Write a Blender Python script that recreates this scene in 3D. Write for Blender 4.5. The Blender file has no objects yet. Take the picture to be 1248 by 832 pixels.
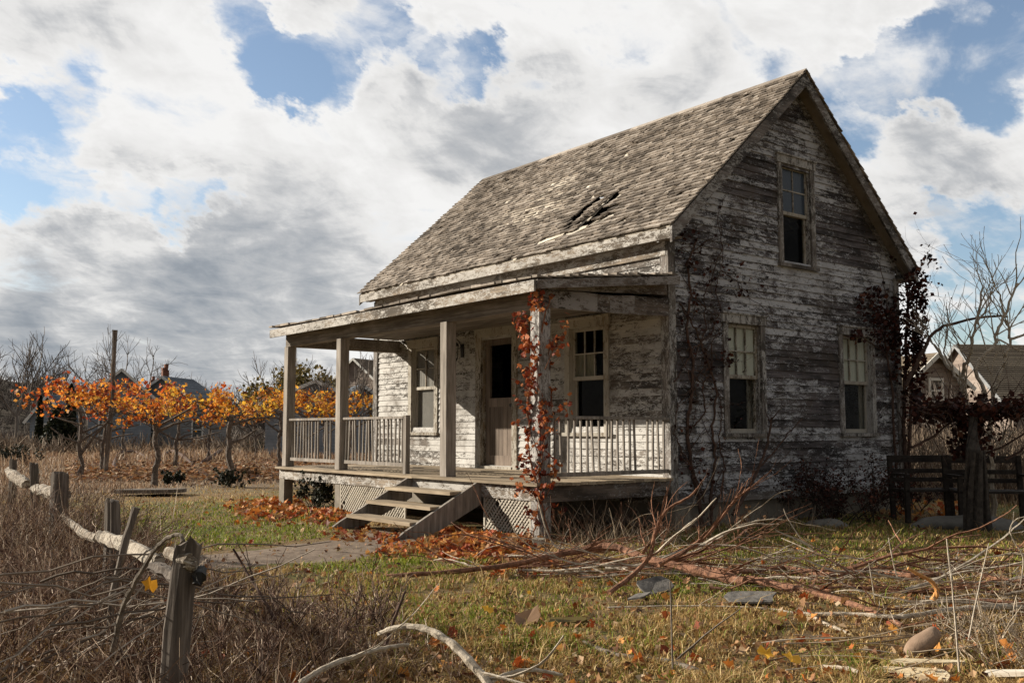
import bpy, math, random
import numpy as np
from mathutils import Vector, noise
random.seed(7); np.random.seed(7)
rnd=random.random; uni=random.uniform
COL=bpy.context.scene.collection
# ------------------------------------------------------------------ camera
CAM=Vector((-9.2519,-8.5312,1.248)); YAW,PIT,FPX=0.9057,0.0914,1184.04
FW=Vector((math.cos(YAW)*math.cos(PIT),math.sin(YAW)*math.cos(PIT),math.sin(PIT)))
RT=Vector((math.sin(YAW),-math.cos(YAW),0)); UP=RT.cross(FW)
def ray(u,v): return FW+RT*((u-624)/FPX)+UP*((416-v)/FPX)
def A(u,v,d): return CAM+ray(u,v)*d
def G(u,v,z=0.0):
    r=ray(u,v); return CAM+r*((z-CAM.z)/r.z)
def PX(ax,val,u,v):
    r=ray(u,v); return CAM+r*((val-CAM[ax])/r[ax])
cam=bpy.data.objects.new('camera',bpy.data.cameras.new('camera')); COL.objects.link(cam)
cam.location=CAM; cam.rotation_euler=FW.to_track_quat('-Z','Y').to_euler()
cam.data.sensor_width=36; cam.data.lens=FPX/1248*36; cam.data.clip_end=3000; cam.data.clip_start=.05
bpy.context.scene.camera=cam
# ------------------------------------------------------------------ mesh builder
class MB:
    def __init__(s): s.v=[]; s.f=[]
    def box(s,p0,p1):
        x0,y0,z0=[min(a,b) for a,b in zip(p0,p1)]; x1,y1,z1=[max(a,b) for a,b in zip(p0,p1)]
        s.hexa([(x0,y0,z0),(x1,y0,z0),(x1,y1,z0),(x0,y1,z0)],[(x0,y0,z1),(x1,y0,z1),(x1,y1,z1),(x0,y1,z1)])
    def hexa(s,lo,hi):
        n=len(s.v); s.v+= [tuple(p) for p in lo]+[tuple(p) for p in hi]
        for q in ((3,2,1,0),(4,5,6,7),(0,1,5,4),(1,2,6,5),(2,3,7,6),(3,0,4,7)): s.f.append(tuple(n+i for i in q))
    def bar(s,a,b,w,h,up=(0,0,1),w2=None,h2=None):
        a=Vector(a);b=Vector(b);d=(b-a).normalized();u=Vector(up);r=d.cross(u)
        if r.length<1e-4: r=d.cross(Vector((1,0,0)))
        r.normalize();u=r.cross(d).normalized()
        w2=w if w2 is None else w2; h2=h if h2 is None else h2
        lo=[a+r*(i*w/2)+u*(j*h/2) for i,j in((-1,-1),(1,-1),(1,1),(-1,1))]
        hi=[b+r*(i*w2/2)+u*(j*h2/2) for i,j in((-1,-1),(1,-1),(1,1),(-1,1))]
        s.hexa(lo,hi)
    def tube(s,pts,rad,n=5,jag=0.0,cap=True):
        pts=[Vector(p) for p in pts]; m=len(pts)
        if not hasattr(rad,'__len__'): rad=[rad]*m
        base=len(s.v); ref=Vector((.31,.22,.92))
        for i,p in enumerate(pts):
            d=(pts[min(i+1,m-1)]-pts[max(i-1,0)])
            if d.length<1e-9: d=Vector((0,0,1))
            d.normalize(); r=d.cross(ref)
            if r.length<.1: r=d.cross(Vector((1,0,0)))
            r.normalize(); u=r.cross(d)
            for k in range(n):
                a=2*math.pi*k/n; q=rad[i]*(1+(jag*(rnd()-.5) if jag else 0))
                s.v.append(tuple(p+r*(math.cos(a)*q)+u*(math.sin(a)*q)))
        for i in range(m-1):
            for k in range(n):
                a=base+i*n+k; b=base+i*n+(k+1)%n
                s.f.append((a,b,b+n,a+n))
        if cap:
            s.f.append(tuple(base+k for k in range(n))[::-1]); s.f.append(tuple(base+(m-1)*n+k for k in range(n)))
    def leaf(s,p,size,nrm=None,simple=False,curl=.3):
        p=Vector(p)
        nrm=Vector(nrm) if nrm is not None else Vector((uni(-1,1),uni(-1,1),uni(-1,1)))
        if nrm.length<.01: nrm=Vector((0,0,1))
        nrm.normalize(); t=nrm.cross(Vector((uni(-1,1),uni(-1,1),uni(-1,1))))
        if t.length<.01: t=nrm.cross(Vector((1,0,.3)))
        t.normalize(); b=nrm.cross(t); n=len(s.v)
        if simple:
            c=curl*uni(-.3,1)
            for x,y,z in((-.5,0,0),(0,-.45,c*.4),(.55,0,-c*.2),(0,.45,c*.4)): s.v.append(tuple(p+(t*x+b*y+nrm*z)*size))
            s.f.append((n,n+1,n+2)); s.f.append((n,n+2,n+3)); return
        sh=((-.5,0),(-.3,-.42),(.02,-.25),(.18,-.5),(.3,-.2),(.62,0),(.3,.2),(.18,.5),(.02,.25),(-.3,.42))
        s.v.append(tuple(p))
        c=curl*uni(-.3,1.2)
        for x,y in sh:
            s.v.append(tuple(p+(t*x*uni(.85,1.1)+b*y+nrm*(c*(abs(y)*.9+max(0,x)*.4)+uni(-.05,.05)))*size))
        k=len(sh)
        for i in range(k): s.f.append((n,n+1+i,n+1+(i+1)%k))
    def build(s,name,mat,parent=None,org=None,smooth=False):
        me=bpy.data.meshes.new(name)
        o=Vector(org) if org is not None else (Vector(parent['_org']) if parent is not None and '_org' in parent else Vector((0,0,0)))
        v=np.array(s.v,dtype=float).reshape(-1,3)-np.array(o)
        me.from_pydata(v.tolist(),[],s.f); me.materials.append(mat)
        if smooth: me.polygons.foreach_set('use_smooth',[True]*len(me.polygons))
        ob=bpy.data.objects.new(name,me); COL.objects.link(ob)
        ob['_org']=list(o)
        if parent is not None: ob.parent=parent
        else: ob.location=o
        return ob
def tag(o,label=None,cat=None,group=None,kind=None):
    if label: o['label']=label
    if cat: o['category']=cat
    if group: o['group']=group
    if kind: o['kind']=kind
    return o
def thing(name,label,cat,loc=(0,0,0),group=None):
    o=bpy.data.objects.new(name,None); COL.objects.link(o); o.location=loc; o.empty_display_size=.2
    o['_org']=list(Vector(loc)); return tag(o,label,cat,group)
# ------------------------------------------------------------------ materials
def newmat(name):
    m=bpy.data.materials.new(name); m.use_nodes=True; nt=m.node_tree; nt.nodes.clear()
    out=nt.nodes.new('ShaderNodeOutputMaterial'); b=nt.nodes.new('ShaderNodeBsdfPrincipled')
    nt.links.new(b.outputs[0],out.inputs[0]); b.inputs['Roughness'].default_value=.85
    try: b.inputs['Specular IOR Level'].default_value=.25
    except: pass
    return m,nt,b
def ramp(nt,stops,interp='LINEAR'):
    r=nt.nodes.new('ShaderNodeValToRGB'); cr=r.color_ramp; cr.interpolation=interp
    while len(cr.elements)>1: cr.elements.remove(cr.elements[-1])
    cr.elements[0].position=stops[0][0]; cr.elements[0].color=(*stops[0][1],1)
    for p,c in stops[1:]:
        e=cr.elements.new(p); e.color=(*c,1)
    return r
def noi(nt,vec,scale,detail=6,rough=.6,stretch=None,dist=0):
    n=nt.nodes.new('ShaderNodeTexNoise'); n.inputs['Scale'].default_value=scale; n.inputs['Detail'].default_value=detail
    n.inputs['Roughness'].default_value=rough; n.inputs['Distortion'].default_value=dist
    if stretch:
        mp=nt.nodes.new('ShaderNodeMapping'); mp.inputs['Scale'].default_value=stretch; nt.links.new(vec,mp.inputs[0]); vec=mp.outputs[0]
    nt.links.new(vec,n.inputs['Vector']); return n.outputs['Fac']
def mth(nt,op,a,b=None,clamp=False):
    n=nt.nodes.new('ShaderNodeMath'); n.operation=op; n.use_clamp=clamp
    for i,x in enumerate((a,b)):
        if x is None: continue
        if isinstance(x,(int,float)): n.inputs[i].default_value=x
        else: nt.links.new(x,n.inputs[i])
    return n.outputs[0]
def mixc(nt,fac,a,b,mode='MIX'):
    n=nt.nodes.new('ShaderNodeMix'); n.data_type='RGBA'; n.blend_type=mode
    if isinstance(fac,(int,float)): n.inputs[0].default_value=fac
    else: nt.links.new(fac,n.inputs[0])
    for i,x in ((6,a),(7,b)):
        if isinstance(x,tuple): n.inputs[i].default_value=(*x,1)
        else: nt.links.new(x,n.inputs[i])
    return n.outputs[2]
def coords(nt): return nt.nodes.new('ShaderNodeTexCoord').outputs['Object']
def island(nt): return nt.nodes.new('ShaderNodeNewGeometry').outputs['Random Per Island']
def bump(nt,b,h,strength=.4,dist=.01):
    n=nt.nodes.new('ShaderNodeBump'); n.inputs['Strength'].default_value=strength; n.inputs['Distance'].default_value=dist
    nt.links.new(h,n.inputs['Height']); nt.links.new(n.outputs[0],b.inputs['Normal'])
def ss(nt,x,a,b):
    n=nt.nodes.new('ShaderNodeMapRange'); n.interpolation_type='SMOOTHSTEP'
    n.inputs['From Min'].default_value=a; n.inputs['From Max'].default_value=b; nt.links.new(x,n.inputs['Value']); return n.outputs[0]
def axis_stretch(ax,k=.12):
    s=[1,1,1]; s[ax]=k; return tuple(s)
def paint(name,ax,thr=.5,white=(.52,.50,.46),bare=(.17,.14,.115),dark=(.055,.045,.04),patch=.25,grime=.5):
    """flaking paint over weathered boards whose grain runs along axis ax"""
    m,nt,b=newmat(name); c=coords(nt)
    isl=island(nt)
    # offset the texture per board
    add=nt.nodes.new('ShaderNodeVectorMath'); add.operation='ADD'; cm=nt.nodes.new('ShaderNodeCombineXYZ')
    off=mth(nt,'MULTIPLY',isl,7.3)
    for i in range(3): nt.links.new(off,cm.inputs[i])
    nt.links.new(c,add.inputs[0]); nt.links.new(cm.outputs[0],add.inputs[1]); cv=add.outputs[0]
    big=noi(nt,c,.75,4,.6,axis_stretch(ax,.55)); med=noi(nt,cv,16,8,.78,axis_stretch(ax,.36),.5); fine=noi(nt,cv,90,4,.75,axis_stretch(ax,.35))
    grain=noi(nt,cv,60,5,.6,axis_stretch(ax,.045))
    v=mth(nt,'ADD',mth(nt,'MULTIPLY',big,patch*2.6),mth(nt,'MULTIPLY',med,1.0))
    v=mth(nt,'ADD',v,mth(nt,'MULTIPLY',fine,.62)); v=mth(nt,'ADD',v,mth(nt,'MULTIPLY',isl,.14))
    mid=patch*1.3+.5+.31+.07
    f=ss(nt,v,mid+(thr-.5)-.045,mid+(thr-.5)+.05)
    wood=ramp(nt,[(.25,dark),(.5,bare),(.75,tuple(min(1,x*1.7) for x in bare))]); nt.links.new(grain,wood.inputs[0])
    wd=mixc(nt,ss(nt,noi(nt,cv,3.1,7,.68,axis_stretch(ax,.3)),.42,.60),wood.outputs[0],tuple(x*.30 for x in bare),'MIX')
    pc=ramp(nt,[(.25,tuple(x*.62 for x in white)),(.45,tuple(x*.88 for x in white)),(.7,white)]); nt.links.new(noi(nt,cv,3.5,7,.7,axis_stretch(ax,.35)),pc.inputs[0])
    col=mixc(nt,f,wd,pc.outputs[0])
    gr=ss(nt,noi(nt,c,1.6,6,.65),.48,.7)
    col=mixc(nt,mth(nt,'MULTIPLY',gr,grime),col,(.10,.08,.062))
    nt.links.new(col,b.inputs['Base Color'])
    h=mth(nt,'ADD',mth(nt,'MULTIPLY',f,.6),mth(nt,'MULTIPLY',grain,.6)); bump(nt,b,h,.55,.006)
    return m
def wood(name,c1,c2,c3,ax=0,scale=30,rough=.85,k=.06,tint=.25):
    m,nt,b=newmat(name); c=coords(nt); isl=island(nt)
    add=nt.nodes.new('ShaderNodeVectorMath'); add.operation='ADD'; nt.links.new(c,add.inputs[0]); nt.links.new(mth(nt,'MULTIPLY',isl,5.0),add.inputs[1])
    g=noi(nt,add.outputs[0],scale,6,.65,axis_stretch(ax,k)); g2=noi(nt,add.outputs[0],4,5,.6,axis_stretch(ax,.4))
    v=mth(nt,'ADD',mth(nt,'MULTIPLY',g,.6),mth(nt,'MULTIPLY',g2,.4))
    r=ramp(nt,[(.3,c1),(.5,c2),(.68,c3)]); nt.links.new(v,r.inputs[0])
    hs=nt.nodes.new('ShaderNodeHueSaturation'); nt.links.new(r.outputs[0],hs.inputs['Color'])
    nt.links.new(mth(nt,'ADD',mth(nt,'MULTIPLY',isl,tint*2),1-tint),hs.inputs['Value'])
    nt.links.new(hs.outputs[0],b.inputs['Base Color']); b.inputs['Roughness'].default_value=rough
    bump(nt,b,g,.6,.008); return m
def leafmat(name,stops,trans=.35,rough=.6,var=.35,hue=0.0):
    m,nt,b=newmat(name); isl=island(nt); r=ramp(nt,stops); nt.links.new(isl,r.inputs[0])
    c=coords(nt); n=noi(nt,c,14,4,.6)
    hs=nt.nodes.new('ShaderNodeHueSaturation'); nt.links.new(r.outputs[0],hs.inputs['Color']); nt.links.new(mth(nt,'ADD',mth(nt,'MULTIPLY',nt.nodes.new('ShaderNodeObjectInfo').outputs['Random'],hue),.5-hue/2),hs.inputs['Hue'])
    nt.links.new(mth(nt,'ADD',mth(nt,'MULTIPLY',n,var*2),1-var),hs.inputs['Value'])
    nt.links.new(hs.outputs[0],b.inputs['Base Color']); b.inputs['Roughness'].default_value=rough
    if trans>0:
        t=nt.nodes.new('ShaderNodeBsdfTranslucent'); nt.links.new(hs.outputs[0],t.inputs[0])
        mx=nt.nodes.new('ShaderNodeMixShader'); mx.inputs[0].default_value=trans
        nt.links.new(b.outputs[0],mx.inputs[1]); nt.links.new(t.outputs[0],mx.inputs[2])
        out=[n for n in nt.nodes if n.type=='OUTPUT_MATERIAL'][0]; nt.links.new(mx.outputs[0],out.inputs[0])
    return m
def plain(name,c1,c2,scale=6,rough=.85,bs=.3):
    m,nt,b=newmat(name); c=coords(nt); n=noi(nt,c,scale,7,.65); r=ramp(nt,[(.3,c1),(.7,c2)]); nt.links.new(n,r.inputs[0])
    nt.links.new(r.outputs[0],b.inputs['Base Color']); b.inputs['Roughness'].default_value=rough; bump(nt,b,n,bs,.02); return m
def glass(name,tintc=(.02,.025,.03),fac=.55,rough=.05):
    m,nt,b=newmat(name); out=[n for n in nt.nodes if n.type=='OUTPUT_MATERIAL'][0]
    t=nt.nodes.new('ShaderNodeBsdfTransparent'); t.inputs[0].default_value=(.92,.93,.92,1)
    b.inputs['Base Color'].default_value=(*tintc,1); b.inputs['Roughness'].default_value=rough; b.inputs['Specular IOR Level'].default_value=.5
    mx=nt.nodes.new('ShaderNodeMixShader'); mx.inputs[0].default_value=fac
    nt.links.new(t.outputs[0],mx.inputs[1]); nt.links.new(b.outputs[0],mx.inputs[2]); nt.links.new(mx.outputs[0],out.inputs[0])
    bump(nt,b,noi(nt,coords(nt),5,2,.5),.15,.01); return m
M={}
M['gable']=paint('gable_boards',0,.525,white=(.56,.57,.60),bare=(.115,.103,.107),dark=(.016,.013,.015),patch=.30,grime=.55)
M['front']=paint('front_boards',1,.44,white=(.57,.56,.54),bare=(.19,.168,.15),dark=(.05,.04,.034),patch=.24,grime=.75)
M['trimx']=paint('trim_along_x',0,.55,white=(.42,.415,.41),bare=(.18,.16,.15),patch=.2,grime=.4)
M['trimy']=paint('trim_along_y',1,.50,white=(.52,.50,.47),bare=(.24,.195,.15),patch=.2,grime=.4)
M['trimz']=paint('trim_upright',2,.54,white=(.49,.48,.465),bare=(.20,.18,.165),patch=.2,grime=.35)
M['cream']=paint('cream_trim',2,.46,white=(.47,.44,.385),bare=(.26,.21,.15),patch=.2,grime=.3)
M['beam']=wood('weathered_beam',(.05,.042,.034),(.18,.155,.13),(.36,.325,.285),1,30)
M['beamx']=paint('peeling_beam',0,.56,white=(.34,.32,.31),bare=(.15,.12,.10),patch=.3,grime=.3)
M['post']=wood('grey_post_wood',(.07,.06,.052),(.23,.205,.18),(.40,.365,.33),2,34)
M['deck']=wood('deck_wood',(.12,.09,.06),(.30,.24,.17),(.46,.39,.29),1,24)
M['shingle']=None
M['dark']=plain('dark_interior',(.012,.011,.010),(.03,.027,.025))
M['soffit']=plain('soffit_boards',(.16,.13,.10),(.30,.26,.21),4)
M['conc']=plain('foundation_render',(.15,.135,.11),(.28,.25,.21),5)
M['shade']=plain('window_shade',(.74,.75,.66),(.84,.85,.77),3)
M['glass']=glass('old_glass',(.02,.025,.03),.05)
M['glassd']=glass('dark_glass',(.01,.01,.01),.12)
M['glassb']=glass('sky_glass',(.05,.07,.10),.8,.2)
M['greycloth']=plain('grey_curtain',(.26,.24,.23),(.36,.335,.32),5); M['palecloth']=plain('stained_curtain',(.24,.22,.16),(.36,.33,.25),5)
M['iron']=plain('black_iron',(.01,.01,.01),(.03,.028,.026),20,.5)
def shinglemat(name,stops,ax=0):
    m,nt,b=newmat(name); c=coords(nt); isl=island(nt); r=ramp(nt,stops)
    big=noi(nt,c,.55,5,.6); st=noi(nt,c,1.3,6,.6,(1,.25,1)); 
    v=mth(nt,'ADD',mth(nt,'MULTIPLY',isl,.5),mth(nt,'ADD',mth(nt,'MULTIPLY',big,.5),mth(nt,'MULTIPLY',st,.0)))
    nt.links.new(v,r.inputs[0])
    g=noi(nt,c,40,5,.7,(.15,1,.15)); fl=noi(nt,c,9,6,.75)
    hs=nt.nodes.new('ShaderNodeHueSaturation'); nt.links.new(r.outputs[0],hs.inputs['Color'])
    nt.links.new(mth(nt,'ADD',mth(nt,'ADD',mth(nt,'MULTIPLY',g,.9),mth(nt,'MULTIPLY',fl,1.1)),-.02),hs.inputs['Value'])
    nt.links.new(hs.outputs[0],b.inputs['Base Color']); b.inputs['Roughness'].default_value=.9; bump(nt,b,g,.7,.01); return m
M['shingle']=shinglemat('weathered_shingles',[(.2,(.072,.060,.050)),(.38,(.18,.153,.128)),(.58,(.30,.26,.222)),(.85,(.50,.445,.39))])
M['shingle_far']=shinglemat('far_brown_shingles',[(.2,(.10,.08,.06)),(.6,(.17,.14,.105)),(.9,(.24,.20,.15))])
M['slate_roof']=shinglemat('grey_blue_roofing',[(.2,(.08,.095,.12)),(.6,(.14,.165,.20)),(.9,(.21,.24,.28))])
M['lath']=wood('bare_lath',(.40,.35,.28),(.58,.53,.45),(.72,.68,.6),1,20)
# ------------------------------------------------------------------ THE FARMHOUSE
W,L,ZF=5.40,7.40,.655
EX,EZ,RX,RZ,OV=-.235,3.82,2.70,6.49,.29
house=thing('farmhouse','abandoned white clapboard farmhouse with flaking paint, steep shingle roof and sagging front porch','house',(0,0,0))
class Fr:
    def __init__(s,o,a,n): s.o=Vector(o); s.a=Vector(a); s.n=Vector(n)
    def p(s,x,n,z): return s.o+s.a*x+s.n*n+Vector((0,0,z))
    def box(s,mb,x0,x1,n0,n1,z0,z1):
        lo=[s.p(x0,n0,z0),s.p(x1,n0,z0),s.p(x1,n1,z0),s.p(x0,n1,z0)]; hi=[s.p(x0,n0,z1),s.p(x1,n0,z1),s.p(x1,n1,z1),s.p(x0,n1,z1)]
        if s.a.cross(s.n).z<0: lo.reverse(); hi.reverse()
        mb.hexa(lo,hi)
FG=Fr((0,0,0),(1,0,0),(0,-1,0)); FF=Fr((0,0,0),(0,1,0),(-1,0,0))
FBk=Fr((0,L,0),(1,0,0),(0,1,0)); FR=Fr((W,0,0),(0,1,0),(1,0,0))
def siding(fr,lim,z0,z1,openings,expo=.100,wear=1.0):
    mb=MB(); z=z0; flip=fr.a.cross(fr.n).z<0
    while z<z1-.005:
        zt=min(z+expo,z1); a0,b0=lim(z); a1,b1=lim(zt); zc=(z+zt)/2
        cuts=sorted((o[0],o[1]) for o in openings if o[2]<zc<o[3])
        segs=[]; cur=None
        L0=[(a0,a1)]; 
        for o in cuts: L0.append((o[0],o[0])); L0.append((o[1],o[1]))
        L0.append((b0,b1))
        for i in range(0,len(L0),2):
            (sa0,sa1),(sb0,sb1)=L0[i],L0[i+1]
            if sb0-sa0<.02: continue
            # split into boards
            n0,n1=sa0,sa1; x=sa0
            while True:
                x=x+uni(1.3,3.4)
                last= x>min(sb0,sb1)-.5
                e0,e1=(sb0,sb1) if last else (x,x)
                if e1-n1>-.2 and e0>n0:
                    g=.003; out=.024+uni(-.003,.004)*wear; lift=uni(-.004,.004)*wear; lift2=uni(-.004,.004)*wear
                    N=[]
                    for (s0,s1,lf) in((n0+g,n1+g,lift),(e0-g,max(e1-g,n1+g),lift2)):
                        N.append([fr.p(s0,-.12,z+.001),fr.p(s0,out,z+lf),fr.p(s1,.007,zt+.004),fr.p(s1,-.12,zt-.001)])
                    lo,hi=(N[0],N[1]) if flip else (N[1],N[0])
                    mb.hexa(lo,hi)
                if last: break
                n0,n1=x,x
        z=zt
    return mb
def roofz(x): # underside of roof along x
    sl=(RZ-EZ)/(RX-EX); return EZ+(x-EX)*sl if x<RX else EZ+(2*RX-EX-x)*sl
sl=(RZ-EZ)/(RX-EX)
def glim(z):
    zz=z+.10
    x=max(0.0,EX+(zz-EZ)/sl); return (x,W-x)
winG=[(1.03,1.93,1.16,2.81),(3.72,4.68,1.16,2.81),(2.31,3.20,3.61,5.24)]
winF=[(5.28,6.21,1.17,2.80),(1.08,1.99,1.17,2.80)]
doorF=(3.10,4.17,.655,2.86)
c=.10
opG=[(a+c,b-c,z0+c*.8,z1-c) for a,b,z0,z1 in winG]
opF=[(a+c,b-c,z0+c*.8,z1-c) for a,b,z0,z1 in winF]+[(3.22,4.02,.655,2.74)]
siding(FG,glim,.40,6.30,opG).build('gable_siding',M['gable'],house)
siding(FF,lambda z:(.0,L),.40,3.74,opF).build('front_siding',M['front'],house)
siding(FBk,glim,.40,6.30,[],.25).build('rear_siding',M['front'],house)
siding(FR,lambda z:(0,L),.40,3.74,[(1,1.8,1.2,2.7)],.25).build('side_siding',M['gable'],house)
mb=MB(); mb.box((.05,.05,-.3),(W-.05,.25,.41)); mb.box((.05,L-.25,-.3),(W-.05,L-.05,.41)); mb.box((.05,.25,-.3),(.25,L-.25,.41)); mb.box((W-.25,.25,-.3),(W-.05,L-.25,.41))
mb.build('foundation',M['conc'],house)
mb=MB(); mb.box((.13,.13,.5),(W-.13,L-.13,.65)); mb.box((.13,.13,3.3),(W-.13,L-.13,3.38)); mb.box((2.9,.14,.66),(3.0,L-.14,3.3)); mb.box((.9,1.1,3.38),(4.5,1.16,4.5)); mb.box((1.8,1.1,4.5),(3.6,1.16,5.35)); mb.build('interior_floor_and_light_screen',M['dark'],house)  # floors and wall, plus an added attic screen against sun through the roof hole
# skirt board + corner boards
mb=MB(); FG.box(mb,.11,W-.11,.0,.034,.31,.42); mb.build('water_table',M['trimx'],house)
mb=MB(); FF.box(mb,.1,L-.1,.0,.034,.31,.42); mb.build('water_table',M['trimy'],house)
for fr,x0,x1,zt in((FG,-.045,.09,3.72),(FG,W-.09,W+.045,3.72)):
    mb=MB(); fr.box(mb,x0,x1,.0,.045,.12,zt); mb.build('corner_board',M['trimz'],house)
mb=MB(); FF.box(mb,-.0,.10,.0,.043,.12,3.66); mb.build('corner_board',M['trimz'],house)
mb=MB(); FF.box(mb,L-.10,L+.04,.0,.043,.12,3.66); mb.build('corner_board',M['trimz'],house)
# frieze + eave fascia + soffit (front)
mb=MB(); FF.box(mb,.0,L,.0,.05,3.50,3.70); mb.build('frieze_board',M['trimy'],house)
def slopep(x,y,up=0,side=1):
    # point on roof plane (front slope side=1, back slope side=-1)
    z=EZ+(x-EX)*sl; n=Vector((-sl,0,1)).normalized()
    if side<0: return Vector((2*RX-x,y,z))+Vector((sl,0,1)).normalized()*up
    return Vector((x,y,z))+n*up
for side,nm in((1,'eave_fascia'),(-1,'eave_fascia')):
    mb=MB(); x0=EX+.01; xx=x0 if side>0 else 2*RX-x0-.03
    mb.box((xx,-OV+.03,EZ-.15),(xx+.03,L+OV-.03,EZ+.005)); mb.build(nm,M['trimy'],house)
    mb=MB(); a,b=(EX+.045,.0) if side>0 else (W-.0,2*RX-EX-.045)
    mb.box((a,-OV+.04,EZ-.13),(b,L+OV-.04,EZ-.11)); mb.build('soffit',M['soffit'],house)
# rake boards
for y,nn in((-OV,1),(L+OV,-1)):
    for side in(1,-1):
        mb=MB(); d=.16
        lo=[];hi=[]
        P=[slopep(EX-.0,y,-.01,side),slopep(RX,y,-.01,side)]
        th=.035*nn
        lo=[P[0]+Vector((0,0,-.20)),P[0]+Vector((0,th,-.20)),P[0]+Vector((0,th,0)),P[0]]
        hi=[P[1]+Vector((0,0,-.20)),P[1]+Vector((0,th,-.20)),P[1]+Vector((0,th,0)),P[1]]
        mb.hexa(lo,hi); r=mb.build('rake_board',M['trimx'],house)
        mb=MB(); P=[slopep(EX+.03,y,0,side),slopep(RX,y,0,side)]; yy=-.005 if nn>0 else L+.005
        lo=[];hi=[]
        for Q,l in((P[0],lo),(P[1],hi)):
            l+= [Vector((Q.x,y+th,Q.z-.09)),Vector((Q.x,yy,Q.z-.09)),Vector((Q.x,yy,Q.z-.07)),Vector((Q.x,y+th,Q.z-.07))]
        mb.hexa(lo,hi); mb.build('rake_soffit',M['soffit'],house)
        # inner moulding against siding
        mb=MB()
        for Q,l in((P[0],lo),(P[1],hi)):
            l.clear(); y0=yy; y1=yy-.04*nn
            l+= [Vector((Q.x,y0,Q.z-.20)),Vector((Q.x,y1,Q.z-.20)),Vector((Q.x,y1,Q.z-.095)),Vector((Q.x,y0,Q.z-.095))]
        mb.hexa(lo,hi); mb.build('rake_moulding',M['trimx'],house)
# roof: sheathing boards and shingles
nrmL=Vector((-sl,0,1)).normalized(); tdir=Vector((1,0,sl)).normalized(); SLEN=(RX-EX)*math.sqrt(1+sl*sl)
def roof_st(u,v):
    r=ray(u,v); o=Vector((EX,0,EZ)); t=(o-CAM).dot(nrmL)/r.dot(nrmL); p=CAM+r*t; return (p.y,(p-o).dot(tdir))
def inpoly(x,y,poly):
    r=False; n=len(poly)
    for i in range(n):
        x1,y1=poly[i];x2,y2=poly[(i+1)%n]
        if (y1>y)!=(y2>y) and x<(x2-x1)*(y-y1)/(y2-y1)+x1: r=not r
    return r
slit1=[roof_st(*q) for q in((688,280),(697,264),(735,235),(739,239),(706,265),(695,280))]
slit2=[roof_st(*q) for q in((705,278),(722,262),(753,232),(759,234),(738,254),(757,245),(756,250),(728,266),(713,278))]
bare_poly=[roof_st(*q) for q in((652,300),(668,290),(690,286),(750,260),(758,262),(728,272),(722,279),(664,298))]
def shingles(mb,fn,S0,S1,T,expo=.125,wmean=.14,skip=None,warp=1.0):
    rows=int(T/expo)+1
    for r in range(rows):
        t0=r*expo; s=S0-rnd()*wmean
        wob=[uni(-.006,.006) for _ in range(3)]
        while s<S1:
            w=wmean*uni(.6,1.45); a=max(s,S0); b=min(s+w-.006,S1); s+=w
            if b-a<.02: continue
            t1=min(t0+expo*1.45,T); cs,ct=(a+b)/2,t0+expo*.5
            if skip and skip(cs,ct): continue
            if rnd()<.006: continue
            dt=uni(-.020,.012)*warp; th=.010+uni(0,.010)*warp; l1,l2=uni(0,.010)*warp,uni(0,.010)*warp
            if rnd()<.03: l1+=uni(.005,.022)
            tt=t0+dt
            lo=[fn(a,tt,.004+.014),fn(b,tt,.004+.014),fn(b,tt,.014+th+l2+.004),fn(a,tt,.014+th+l1+.004)]
            hi=[fn(a,t1,.0),fn(b,t1,.0),fn(b,t1,.006),fn(a,t1,.006)]
            mb.hexa(lo,hi)
def sagf(s,t): return -.035*math.sin(max(0,min(1,(s+.3)/8))*math.pi)*math.sin(max(0,min(1,t/SLEN))*math.pi)+.012*noise.noise(Vector((s*.9,t*1.1,3)))
def fL(s,t,n): return Vector((EX,s,EZ))+tdir*t+nrmL*(n+.012+sagf(s,t)*(0 if n<-.01 else 1))
tR=Vector((-1,0,sl)).normalized(); nR=Vector((sl,0,1)).normalized()
def fR(s,t,n): return Vector((2*RX-EX,s,EZ))+tR*t+nR*(n+.012)
mb=MB(); shingles(mb,fL,-OV-.02,L+OV+.02,SLEN+.0,expo=.095,wmean=.115,skip=lambda s,t: inpoly(s,t,slit1) or inpoly(s,t,slit2) or inpoly(s,t,bare_poly))
roof=mb.build('roof',M['shingle'],house)
mb=MB(); shingles(mb,fR,-OV-.02,L+OV+.02,SLEN,expo=.15,wmean=.2); mb.build('roof',M['shingle'],house)
mb=MB()
nb=26; bw=SLEN/nb
for i in range(nb):
    t0=i*bw+.002; t1=(i+1)*bw-.003; y=-OV+.04; ce=(t0+t1)/2
    n=90; dy=(L+2*OV-.08)/n; st=y
    for k in range(n+1):
        cy=y+(k+.5)*dy; hole=k==n or inpoly(cy,ce,slit1) or inpoly(cy,ce,slit2)
        if hole:
            e=y+k*dy
            if e>st+.01: mb.hexa([fL(st,t0,-.028),fL(e,t0,-.028),fL(e,t0,-.016),fL(st,t0,-.016)],[fL(st,t1,-.028),fL(e,t1,-.028),fL(e,t1,-.016),fL(st,t1,-.016)])
            st=e+dy
mb.build('sheathing',M['lath'],roof)
mb=MB()
for u0,v0,u1,v1,w in((652,299,688,286,.08),(690,289,750,262,.05),(664,298,722,281,.06)):
    a=roof_st(u0,v0); b=roof_st(u1,v1); p=fL(a[0],a[1],.004); q=fL(b[0],b[1],.008); mb.bar(p,q,w,.012,up=nrmL)
mb.build('bare_lath',M['lath'],roof)
mb=MB()
for u0,v0,u1,v1,w,h in((701,277,745,240,.05,.035),(716,279,744,262,.06,.03)):
    a=roof_st(u0,v0); b=roof_st(u1,v1); mb.bar(fL(a[0],a[1],h),fL(b[0],b[1],h+.02),w,.012,up=nrmL+Vector((.3,.2,0)))
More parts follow.
